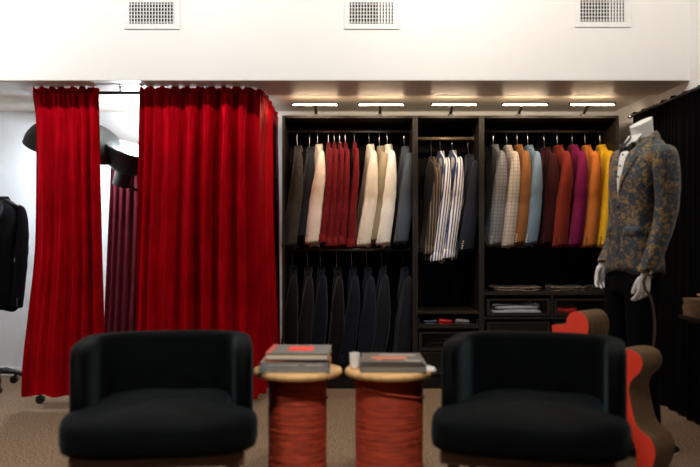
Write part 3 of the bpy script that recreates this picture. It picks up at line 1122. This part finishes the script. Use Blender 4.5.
# jacket on a rolling valet stand at the left edge
vx = (-3 - 350) * 6.35 / FPX
r = empty('valet_stand', (vx, 6.35, 0))
tag(r, 'black rolling valet stand with casters under the black dinner jacket', 'stand')
MB().tube([(0, 0, .12), (0, 0, 1.42)], .014, 10).build('pole', M_blackmetal, r)
MB().tube([(0, -.19, 1.36), (0, -.1, 1.40), (0, 0, 1.42), (0, .1, 1.40), (0, .19, 1.36)], .014, 10).build('shoulder_bar', M_hanger, r).rotation_euler = (0, 0, R(72))
for k in range(5):
    a = R(8 + 72 * k)
    x, y = .25 * math.cos(a), .25 * math.sin(a)
    o = MB().tube([(0, 0, .135), (x * .5, y * .5, .125), (x, y, .085)], [.022, .018, .014], 10).build('base_arm', M_blackplastic, r)
    MB().tube([(x - .012, y - .02, .029), (x - .012, y + .02, .029)], .028, 14).build('caster', M_blackplastic, o, 'auto')
    MB().tube([(x, y, .09), (x - .004, y, .04)], .012, 8).build('caster_fork', M_blackplastic, o)
garment('dinner_jacket', 'black dinner jacket on the stand at the left edge of the picture', 'jacket', None, (vx, 6.35, 1.435), R(72),
        {'body': M_blackcloth, 'lapel': M_satin, 'button': M_dkbutton}, .84, 'jacket', 77, MANN_ if False else [(a, b * 1.02, t * .9, x) for a, b, t, x in MANN], cuffbtn=True)

# a steel floor rail beside it and the caster stand under the narrow curtain
r = empty('rolling_base', ((42 - 350) * 5.75 / FPX, 5.80, 0))
tag(r, 'small black caster base showing under the hem of the narrow red curtain', 'caster base')
MB().tube([(-.03, 0, .075), (.22, 0.04, .085)], .014, 8).build('base_arm', M_blackplastic, r)
MB().tube([(-.03, -.018, .029), (-.03, .018, .029)], .028, 14).build('caster', M_blackplastic, r, 'auto')
MB().tube([(-.03, 0, .08), (-.028, 0, .035)], .011, 8).build('caster_fork', M_blackplastic, r)
MB().tube([(.22, 0.02, .029), (.22, 0.056, .029)], .028, 14).build('caster', M_blackplastic, r, 'auto')

# ------------------------------------------------------------------ mannequin
MX, MY, MYAW = 1.578, 4.62, R(18)
man = empty('mannequin', (MX, MY, 0), MYAW)
tag(man, 'white headless mannequin in a blue and gold brocade jacket beside the black curtain', 'mannequin')
ZJ = 1.705
arms = {}
# near arm (its left, local -Y) and far arm
arms[-1] = [(.006, -.150, -.075, .040, .030), (.004, -.178, -.090, .064, .042), (.002, -.198, -.13, .074, .052), (.002, -.212, -.22, .077, .054),
            (.000, -.222, -.34, .070, .052), (-.020, -.228, -.47, .064, .050), (-.066, -.228, -.60, .060, .047), (-.122, -.222, -.735, .056, .043)]
arms[1] = [(.006, .140, -.075, .036, .030), (.004, .160, -.090, .060, .042), (.002, .175, -.13, .068, .050), (.004, .186, -.22, .068, .050),
           (.000, .192, -.34, .062, .048), (-.010, .190, -.47, .056, .046), (-.050, .180, -.60, .050, .044), (-.104, .172, -.700, .046, .040)]
jparts = garment_parts(MANN, .755, 91, {'body': M_brocade, 'button': M_dkbutton}, 'jacket', arms=arms, fold=.7, button_v=-.35, shirt=True, flaps=True, tilt=.024)
jbody = None
for n, mb, m, subs in jparts:
    mb.v = [(x, y, z + ZJ) for x, y, z in mb.v]
    for s in subs:
        s[1].v = [(x, y, z + ZJ) for x, y, z in s[1].v]
    if n == 'body':
        jbody = mb.build('brocade_jacket', m, man)
        jbody['label'] = 'blue and gold brocade dinner jacket'
        continue
    if n == 'shirt_front':
        o = mb.build(n, m, man)
        o['label'] = 'white dress shirt front'
        continue
    o = mb.build(n, m, jbody)
    for sn, smb, smat in subs:
        smb.build('cuff_button', smat, jbody)
MB().tube([(-.140, -.004, 1.305), (-.152, -.004, 1.305)], .010, 10).build('jacket_button', M_dkbutton, jbody)
for i in range(3):
    z = 1.585 - i * .06
    zz = z - ZJ
    ww, t, xo = interp(MANN, zz)[:3]
    MB().tube([(xo - t - .002, 0, z), (xo - t - .008, 0, z)], .0055, 8).build('shirt_stud', M_dkbutton, man)
# body: torso, neck, arms and hands as one surface
b = MB()
rings = []
for z, ww, t, xo in ((.90, .12, .095, -.045), (.98, .15, .105, -.04), (1.12, .14, .09, -.036), (1.28, .135, .09, -.03), (1.42, .15, .10, -.02), (1.54, .15, .088, -.006), (1.60, .12, .075, .008),
                     (1.635, .085, .062, .016), (1.66, .064, .060, .018), (1.69, .058, .060, .016), (1.725, .056, .060, .010), (1.766, .054, .062, .004)):
    rings.append([(xo + t * math.cos(q), ww * math.sin(q), z + ((.52 * t * math.cos(q)) if z > 1.75 else (.15 * t * math.cos(q) if z > 1.70 else 0))) for q in [2 * PI * k / 32 for k in range(32)]])
b.loft(rings)


def hand(b, wrist, d, fwd, inn, s, curl):
    """wrist point, d = direction of the fingers, fwd = thumb side, inn = palm side"""
    W = Vector(wrist)
    d = Vector(d).normalized()
    f = Vector(fwd)
    f = (f - d * f.dot(d)).normalized()
    i_ = Vector(inn)
    i_ = (i_ - d * i_.dot(d) - f * i_.dot(f)).normalized()
    rings = []
    for t, a, c in ((-.03, .020, .018), (-.015, .024, .019), (.01, .029, .018), (.04, .038, .017), (.075, .041, .0155), (.092, .038, .013)):
        ct = W + d * t * s + i_ * (.003 * t / .09)
        rings.append([ct + f * a * s * math.cos(q) + i_ * c * s * math.sin(q) for q in [2 * PI * k / 20 for k in range(20)]])
    b.loft(rings)
    for k, (off, ln, rr) in enumerate(((.0315, .070, .0078), (.0108, .078, .0082), (-.0108, .072, .0078), (-.0312, .056, .0070))):
        c0 = W + d * .078 * s + f * off * s
        p = [c0]
        ang = R(8)
        dirv = d
        for j, fr in enumerate((.42, .32, .26)):
            ang += R(curl * (1.0 + .12 * k) * (.7 if j == 0 else 1))
            dirv = d * math.cos(ang) + i_ * math.sin(ang) + f * (off * 1.2) * .6
            p.append(p[-1] + dirv.normalized() * ln * fr * s)
        pts = [p[0], (p[0] + p[1]) / 2, p[1], (p[1] + p[2]) / 2, p[2], (p[2] + p[3]) / 2, p[3], p[3] + dirv.normalized() * .004 * s]
        b.tube(pts, [q * rr * s for q in (1.08, 1.0, 1.04, .95, 1.0, .92, .80, .4)], 12)
    t0 = W + d * .022 * s + f * .024 * s + i_ * .006
    p = [t0, t0 + (d * .85 + f * .34 + i_ * .30).normalized() * .034 * s]
    p.append(p[-1] + (d * .95 + f * .06 + i_ * .35).normalized() * .030 * s)
    p.append(p[-1] + (d * 1.0 + f * -.06 + i_ * .40).normalized() * .024 * s)
    b.tube([p[0], (p[0] + p[1]) / 2, p[1], (p[1] + p[2]) / 2, p[2], p[3], p[3] + (p[3] - p[2]) * .15], [q * .0105 * s for q in (1.35, 1.25, 1.08, 1.0, 1.03, .8, .4)], 12)


for s in (-1, 1):
    A = arms[s]
    b.tube([(x, y * (.88 if z > -.2 else .97), z + ZJ - (.03 if z > -.2 else 0)) for x, y, z, _, _ in A[1:]] + [(A[-1][0] - .006, A[-1][1] * .985, A[-1][2] + ZJ - .02)],
           [.03, .036, .040, .040, .036, .033, .027, .026], 14)
hand(b, (-.132, -.219, ZJ - .752), (-.10, .03, -1), (-1, -.15, .1), (.0, 1, 0), 1.05, 18)
hand(b, (-.114, .170, ZJ - .715), (-.22, -.03, -1), (-1, .15, .1), (0, -1, 0), 1.05, 20)
body = b.build('mannequin_body', M_gloss, man)
rm = body.modifiers.new('remesh', 'REMESH')
rm.mode = 'VOXEL'
rm.voxel_size = .0034
rm.use_smooth_shade = True
sm_ = body.modifiers.new('smooth', 'SMOOTH')
sm_.iterations = 4
# dress shirt collar, bow tie


def colfn(u, v):
    q = PI + (u - .5) * 2 * R(172)
    z = 1.648 + (1 - v) * .050 - (.012 * (1 - abs(u - .5) * 2) if v < .5 else 0)
    fl = .066 + .006 * v
    return (.016 + fl * 1.02 * math.cos(q), fl * math.sin(q), z + (-.010 * math.cos(q) * -1 if v < .5 else 0))


MB().grid(colfn, 30, 4).build('shirt_collar', M_shirt, man)
for s in (-1, 1):
    # turned-down collar points
    p0 = Vector((-.056, s * .006, 1.690))
    MB().add([p0, p0 + Vector((.030, s * .050, .006)), p0 + Vector((-.010, s * .040, -.040)), p0 + Vector((-.004, s * .004, -.010)),
              p0 + Vector((-.006, 0, 0)), p0 + Vector((.024, s * .054, .006)), p0 + Vector((-.016, s * .042, -.042)), p0 + Vector((-.010, s * .004, -.010))],
             [(0, 1, 2, 3), (4, 5, 6, 7), (0, 1, 5, 4), (1, 2, 6, 5), (2, 3, 7, 6), (3, 0, 4, 7)]).build('collar_point', M_shirt, man, False)
tie = MB()
tie.tube([(-.090, -.009, 1.618), (-.090, .009, 1.618)], .0145, 12)
bow = tie.build('bow_tie', M_satin, man)
bow['label'] = 'black satin bow tie'
for s in (-1, 1):
    rings = []
    for t, hh, dd in ((0, .010, .010), (.25, .018, .014), (.6, .030, .017), (.9, .036, .014), (1.0, .032, .008)):
        y = s * (.006 + .054 * t)
        rings.append([(-.090 + .010 * t + dd * math.cos(q), y, 1.618 + hh * sgnp(math.sin(q), .7) + .003 * math.sin(3 * q)) for q in [2 * PI * k / 16 for k in range(16)]])
    MB().loft(rings).build('bow_wing', M_satin, bow)
# trousers (one surface) and shoes
t = MB()
rings = []
for z, ww, tt, xo in ((1.06, .150, .100, -.036), (.98, .165, .108, -.040), (.90, .178, .112, -.044), (.84, .178, .110, -.046)):
    rings.append([(xo + tt * math.cos(q), ww * math.sin(q), z) for q in [2 * PI * k / 32 for k in range(32)]])
t.loft(rings)
for s in (-1, 1):
    rings = []
    for z, y, xo, rx, ry in ((.93, .085, -.046, .104, .090), (.80, .092, -.052, .098, .088), (.65, .098, -.056, .090, .080), (.45, .100, -.052, .082, .070), (.25, .102, -.040, .076, .064), (.06, .104, -.030, .078, .062)):
        rings.append([(xo + rx * math.cos(q), s * y + ry * math.sin(q), z) for q in [2 * PI * k / 24 for k in range(24)]])
    t.loft(rings)
tr = t.build('trousers', M_blackcloth, man)
rm = tr.modifiers.new('remesh', 'REMESH')
rm.mode = 'VOXEL'
rm.voxel_size = .010
rm.use_smooth_shade = True
s_ = tr.modifiers.new('smooth', 'SMOOTH')
s_.iterations = 5
for s in (-1, 1):
    rings = []
    for x, hw_, hh in ((.07, .024, .05), (.05, .036, .075), (0, .040, .085), (-.06, .042, .062), (-.12, .046, .045), (-.17, .042, .034), (-.20, .026, .024)):
        rings.append([(x, s * .104 + hw_ * math.cos(q), .012 + max(0, hh * (.5 + .5 * math.sin(q)))) for q in [2 * PI * k / 16 for k in range(16)]])
    MB().loft(rings).build('shoe', M_satin, man)
MB().lathe([(.001, 0), (.24, 0), (.24, .008), (.232, .012), (.001, .012)], 40, (-.05, 0, 0)).build('base_plate', M_steel, man, 'auto')

# leather strap hanging from the near wrist
cz, sz = math.cos(MYAW), math.sin(MYAW)


def mw(x, y, z):
    return Vector((MX + x * cz - y * sz, MY + x * sz + y * cz, z))


pts = [mw(-.138, -.256, .968), mw(-.160, -.256, .945), mw(-.168, -.250, .915), mw(-.160, -.252, .875), mw(-.135, -.262, .84), mw(-.118, -.262, .78), mw(-.108, -.262, .70), mw(-.112, -.262, .62), mw(-.125, -.262, .555)]
r = empty('leather_strap', pts[-1])
tag(r, 'thin brown leather strap hanging from the wrist of the mannequin', 'strap')
MB().tube([p - pts[-1] for p in pts], [.0075] * 4 + [.007, .006, .006, .006, .005], 8, flat=.45).build('strap_band', M_leather, r)
MB().tube([mw(-.138 + .036 * math.cos(q), -.221 + .036 * math.sin(q), .948 - .018 * math.cos(q)) - pts[-1] for q in [2 * PI * k / 16 for k in range(17)]], .006, 6, flat=.6).build('wrist_loop', M_leather, r)

# ------------------------------------------------------------------ cardboard lounge chair with red sides
ang = R(-45)
e = Vector((math.cos(R(44)), math.sin(R(44)), 0))        # direction of the cardboard layers
u = Vector((math.sin(R(44)), -math.cos(R(44)), 0))       # profile direction, right and towards the viewer
O = P(628, 400, 4.05)
O.z = 0


def on_plane(px, py):
    d = Vector(((px - 350) / FPX, 1, -(py - 233.5) / FPX))
    n = e
    c0 = Vector((0, 0, H))
    k = (O - c0).dot(n) / d.dot(n)
    p = c0 + d * k
    return ((p - O).dot(u), p.z)


prof_px = [(552, 327), (552, 325.2), (553, 325), (563, 324.6), (566, 324), (567, 318), (570, 313), (576, 311), (582, 313), (586.5, 318), (588.5, 326), (587.5, 335), (585, 343), (584, 350), (590, 356), (600, 353), (612, 350),
           (624, 349), (631, 350), (639, 354), (643, 363), (640, 373), (632, 379), (628, 387), (629.5, 398), (632, 411), (635, 423), (640, 431), (649, 437), (655, 448), (655, 460), (649, 474), (644, 487), (640, 494)]
pr = [on_plane(*p) for p in prof_px]
back_px = [(628, 494), (633, 478), (637, 462), (635.5, 446), (629, 433), (622, 424), (612, 400), (606, 385), (590, 380), (570, 382), (560, 400), (555, 440), (548, 480), (530, 476), (538, 440), (545, 400), (550, 370), (553, 345)]
pr += [on_plane(*p) for p in back_px]
zmin = min(p[1] for p in pr)
pr = [(a, max(0.0, z)) if z > .03 else (a, 0.0) for a, z in pr]


def smooth_closed(p, it=1):
    for _ in range(it):
        q = []
        n = len(p)
        for i in range(n):
            a, b_ = Vector(p[i]), Vector(p[(i + 1) % n])
            q.append(tuple(a.lerp(b_, .25)))
            q.append(tuple(a.lerp(b_, .75)))
        p = q
    return p


prs = smooth_closed(pr, 1)
chair = empty('cardboard_chair', O)
tag(chair, 'wavy corrugated cardboard chair with a bright red side, behind the right armchair', 'chair')
chair.rotation_euler = (0, 0, math.atan2(u.y, u.x))   # local X = u, local Y = e


def extrude(profile, y0, y1):
    bm = bmesh.new()
    vs = [bm.verts.new((a, y0, z)) for a, z in profile]
    f = bm.faces.new(vs)
    ext = bmesh.ops.extrude_face_region(bm, geom=[f])
    for v in ext['geom']:
        if isinstance(v, bmesh.types.BMVert):
            v.co.y = y1
    bmesh.ops.triangulate(bm, faces=[q for q in bm.faces if len(q.verts) > 4])
    bm.verts.index_update()
    m = MB()
    m.v = [tuple(v.co) for v in bm.verts]
    m.f = [tuple(v.index for v in q.verts) for q in bm.faces]
    bm.free()
    return m


TH = .205
extrude(prs, .004, TH).build('cardboard_body', M_card, chair, 'auto')
extrude(prs, 0.0, .004).build('red_side', M_red, chair, 'auto')

# ------------------------------------------------------------------ tub armchairs


def armchair(label, x, y, rz):
    r = empty('tub_armchair', (x, y, 0), rz)
    tag(r, label, 'armchair', 'black velvet tub armchairs')
    # local: front = -Y.  plan path of the back shell (centre line)
    th = .082
    W, yb, yf = .37 - th / 2, .33 - th / 2, -.23
    path = []
    for i in range(7):
        path.append((-W - .000, yf + (.06 - yf) * i / 7))
    for i in range(29):
        a = PI - PI * i / 28
        path.append((W * sgnp(math.cos(a), .72), .06 + (yb - .06) * sgnp(math.sin(a), .72)))
    for i in range(7):
        path.append((W, .06 + (yf - .06) * (i + 1) / 7))
    path = [(px * (1 + .0 * py), py) for px, py in path]
    n = len(path)
    z0, z1 = .30, .712
    rings = []
    for i, (px, py) in enumerate(path):
        a = Vector(path[max(i - 1, 0)])
        c = Vector(path[min(i + 1, n - 1)])
        tdir = (c - a).normalized()
        nr = Vector((tdir.y, -tdir.x))     # inwards (clockwise path) sign fixed by symmetry of the section
        endf = min(i, n - 1 - i)
        sc = (0.55, .84, .96)[endf] if endf < 3 else 1.0
        zt = z1 - (.030 if endf == 0 else (.012 if endf == 1 else (.004 if endf == 2 else 0)))
        ring = []
        m = 28
        for k in range(m):
            q = 2 * PI * k / m
            ox = th / 2 * sc * sgnp(math.cos(q), .55)
            zc = (zt + z0) / 2 + (zt - z0) / 2 * sgnp(math.sin(q), .16)
            ring.append((px + nr.x * ox, py + nr.y * ox, zc))
        rings.append(ring)
    MB().loft(rings).build('back_shell', M_chair, r)
    # seat cushion, wider than the shell opening and pulled forward
    rings = []
    sy0, sy1 = -.47, .25
    for f, z in ((.94, .315), (.985, .325), (1.0, .35), (1.0, .405), (.985, .430), (.95, .447), (.88, .459), (.70, .470), (.45, .477), (.2, .480), (.02, .481)):
        ring = []
        for k in range(56):
            q = 2 * PI * k / 56
            cx, cy = sgnp(math.cos(q), .42), sgnp(math.sin(q), .42)
            yy = (sy0 + sy1) / 2 + (sy1 - sy0) / 2 * cy * f
            hw_ = .386 if yy < -.22 else .386 - .100 * sm(-.24, -.17, yy)
            bow = -.018 * (1 - cx * cx) if cy < 0 else 0
            ring.append((hw_ * cx * f, yy + bow, z + .004 * math.sin(5 * cx + 3 * cy) * (z > .44)))
        rings.append(ring)
    MB().loft(rings).build('seat_cushion', M_chair, r)
    MB().tube([(sx_ * .366, -.235 - .23 * 0, .40) for sx_ in (-1, 1)], .002, 6).build('seam', M_chair, r)
    bmb = MB()
    bmb.box(-.33, .33, -.41, .27, .262, .318, .012)
    bmb.build('wooden_base', M_walnut, r, False)
    for sx_ in (-1, 1):
        for sy_ in (-.36, .22):
            MB().tube([(sx_ * .28, sy_, .27), (sx_ * .31, sy_ * 1.08, 0.0)], [.024, .014], 12).build('leg', M_walnut, r, 'auto')
    return r


armchair('black velvet tub armchair on the left, in front of the red curtains', -.79, 3.64, R(8))
armchair('black velvet tub armchair on the right, in front of the cardboard chair', .782, 3.60, R(-17))

# ------------------------------------------------------------------ cord-wound side tables
TY = 3.75
TZ = .567


def side_table(label, x, rc, seed):
    rnd = random.Random(seed)
    r = empty('side_table', (x, TY, 0))
    tag(r, label, 'side table', 'side tables wound with red cord')
    rad = .197
    # slightly irregular wooden disc
    prof = [(.001, TZ - .030), (rad - .012, TZ - .030), (rad - .003, TZ - .024), (rad, TZ - .014), (rad - .004, TZ - .004), (rad - .012, TZ), (.001, TZ)]
    m = MB().lathe(prof, 64)
    m.v = [(px * (1 + .008 * math.sin(5 * math.atan2(py, px) + seed)), py * (1 + .008 * math.sin(4 * math.atan2(py, px) + seed)), pz) for px, py, pz in m.v]
    m.build('wooden_top', M_tan, r, 'auto')
    m = MB().lathe([(.001, 0), (rad - .01, 0), (rad, .01), (rad, .02), (rad - .01, .03), (.001, .03)], 64)
    m.build('wooden_foot', M_tan, r, 'auto')
    MB().lathe([(.001, .03), (rc - .012, .03), (rc - .012, TZ - .03), (.001, TZ - .03)], 40).build('core', M_walnut, r, 'auto')
    prof = []
    z = .031
    while z < TZ - .034:
        rr = rc + rnd.uniform(-.0015, .0015)
        prof += [(rr - .006, z), (rr - .0012, z + .0014), (rr, z + .0034), (rr - .0012, z + .0054)]
        z += .0068
    MB().lathe(prof, 56).build('wound_cord', M_cord, r)
    pts = []
    for i in range(25):
        a = R(190 + i * 7.2)
        pts.append(((rc + .004) * math.cos(a), (rc + .004) * math.sin(a), TZ - .055 - .075 * i / 24))
    MB().tube(pts, .0045, 8).build('loose_strand', M_cord, r)
    return r


TXL, TXR = -.2316, .1725
side_table('round wooden side table wound in red cord carrying the taller book stack', TXL, .129, 1)
side_table('round wooden side table wound in red cord carrying two books and a cup', TXR, .149, 2)

C_pages = mat('paper_pages', (0.66, 0.56, 0.44), .85, vary=.12, vscale=20, stretch=(1, 1, 60))
C_bgrey = mat('charcoal_book_cloth', (0.13, 0.127, 0.122), .55, vary=.1, vscale=20)
C_bgrey2 = mat('mid_grey_book_cloth', (0.20, 0.20, 0.195), .55, vary=.12, vscale=20)
C_bdark = mat('dark_taupe_book_cloth', (0.10, 0.086, 0.076), .5, vary=.1, vscale=20)
C_borange = mat('terracotta_book_cloth', (0.42, 0.13, 0.05), .6, vary=.15, vscale=20)
C_bred = mat('red_label_paper', (0.82, 0.045, 0.022), .5, vary=.04)
C_bspine = mat('dusty_red_spine', (0.48, 0.075, 0.055), .55, vary=.1)
C_print = mat('pale_grey_print', (0.36, 0.34, 0.31), .6, vary=.1)
C_printo = mat('orange_print', (0.62, 0.17, 0.07), .6, vary=.2)


def book(label, x, y, z, w_, d_, h, rz, cover, spine=None, pages=None, tilt=0.0, spine_front=False):
    r = empty('book', (x, y, z), rz)
    r.rotation_euler = (tilt, 0, rz)
    tag(r, label, 'book', 'books on the side tables')
    c = .0028
    for zz in (0, h - c):
        MB().box(-w_ / 2, w_ / 2, -d_ / 2, d_ / 2, zz, zz + c, .0008).build('cover_board', cover, r, False)
    if spine_front:
        MB().box(-w_ / 2, w_ / 2, -d_ / 2, -d_ / 2 + c, c, h - c).build('spine', spine or cover, r, False)
        MB().box(-w_ / 2 + .004, w_ / 2 - .004, -d_ / 2 + c, d_ / 2 - .004, c, h - c).build('page_block', pages or C_pages, r, False)
    else:
        MB().box(-w_ / 2, -w_ / 2 + c, -d_ / 2, d_ / 2, c, h - c).build('spine', spine or cover, r, False)
        MB().box(-w_ / 2 + c, w_ / 2 - .004, -d_ / 2 + .004, d_ / 2 - .004, c, h - c).build('page_block', pages or C_pages, r, False)
    return r


gap = .0006
zb = TZ + gap
book('wide mid grey book at the bottom of the taller stack', TXL - .008, TY - .02, zb, .305, .235, .020, R(1), C_bgrey2, spine_front=True)
zb += .020 + gap
b2 = book('grey book with pale spine lettering, second from the bottom of the taller stack', TXL - .006, TY - .015, zb, .288, .235, .022, R(-1), C_bgrey2, spine_front=True)
MB().box(-.11, .02, -.1185, -.1176, .007, .014).build('spine_print', C_print, b2, False)
MB().box(.05, .12, -.1185, -.1176, .007, .014).build('spine_print', C_print, b2, False)
zb += .022 + gap
book('terracotta covered book under the top book of the taller stack', TXL + .004, TY - .005, zb, .285, .24, .011, R(2), C_borange)
zb += .011 + gap
b4 = book('charcoal book with a red label on top of the taller stack', TXL + .010, TY + .010, zb, .268, .29, .027, R(-2), C_bgrey, spine=C_bspine)
MB().box(-.134, -.112, -.145, .145, .0272, .0280).build('red_spine_strip', C_bspine, b4, False)
MB().box(-.050, .060, -.055, .075, .0272, .0280).build('red_label', C_bred, b4, False)
zb = TZ + gap
book('thick dark taupe book with grey pages under the other book, beside the white cup', TXR + .014, TY - .01, zb, .285, .25, .032, R(0), C_bdark, pages=mat('grey_pages', (0.19, .175, .155), .8, vary=.15, vscale=20, stretch=(1, 1, 60)))
zb += .032 + gap
b6 = book('dark book with orange and grey cover printing on top of the right table', TXR + .012, TY + .005, zb, .268, .28, .013, R(-1), C_bdark, pages=C_bgrey)
MB().box(-.09, .065, -.045, .012, .0132, .0138).build('orange_print', C_printo, b6, False)
MB().box(-.07, -.045, -.085, -.045, .0132, .0138).build('orange_print', C_printo, b6, False)
MB().box(-.055, .110, .045, .085, .0132, .0138).build('grey_print', C_print, b6, False)
MB().box(.055, .120, -.115, -.085, .0132, .0138).build('grey_print', C_print, b6, False)
cup = empty('small_cup', (TXR - .151, TY - .005, TZ + gap))
tag(cup, 'small white cup beside the books on the right table', 'cup')
MB().lathe([(.001, 0), (.017, 0), (.0205, .004), (.0225, .03), (.023, .066), (.0215, .066), (.020, .03), (.016, .006), (.001, .006)], 28).build('cup_body', M_gloss, cup, 'auto')
card = empty('paper_card', (TXR + .170, TY - .05, TZ + gap), R(25))
tag(card, 'small white folded paper card at the right rim of the right table', 'card')
MB().add([(-.012, -.05, 0), (.010, -.05, 0), (.0, -.05, .018), (-.012, .05, 0), (.010, .05, 0), (.0, .05, .018)], [(0, 1, 2), (3, 5, 4), (0, 2, 5, 3), (1, 4, 5, 2), (0, 3, 4, 1)]).build('folded_paper', M_shirt, card, False)

# ------------------------------------------------------------------ wall shelf with boxes at the right edge
sh = empty('wall_shelf', (2.16, 4.80, .662))
tag(sh, 'black wall shelf at the right edge in front of the black curtain', 'shelf')
bx('board', M_blackmetal, sh, -.23, -.0005, -.30, .20, 0, .022, .003)
bx('bracket', M_blackmetal, sh, -.20, -.0005, -.16, -.14, -.02, 0, .003)
bx('bracket', M_blackmetal, sh, -.20, -.0005, .10, .12, -.02, 0, .003)
C_box = mat('kraft_box_board', (0.20, 0.13, 0.07), .7, vary=.2, vscale=12)
for i, (lb, h0, hh, inx) in enumerate((('lower brown shoe box on the wall shelf at the right edge', 0.0, .060, 0), ('upper brown shoe box on the wall shelf at the right edge', .0612, .040, .004))):
    r = empty('shoe_box', (2.045 + inx, 4.80, .6848 + h0))
    tag(r, lb, 'box', 'boxes on the wall shelf')
    MB().box(-.102, .102, -.16, .16, 0, hh * .55, .001).build('box_base', C_box, r, False)
    MB().box(-.105, .105, -.163, .163, hh * .55, hh, .001).build('lid', C_box, r, False)
bowl = empty('wooden_bowl', (2.05, 4.80, .7868))
tag(bowl, 'shallow pale wooden bowl on top of the shoe boxes', 'bowl')
MB().lathe([(.001, 0), (.04, 0), (.07, .010), (.088, .028), (.084, .029), (.066, .014), (.038, .005), (.001, .005)], 36).build('bowl_body', M_tan, bowl)
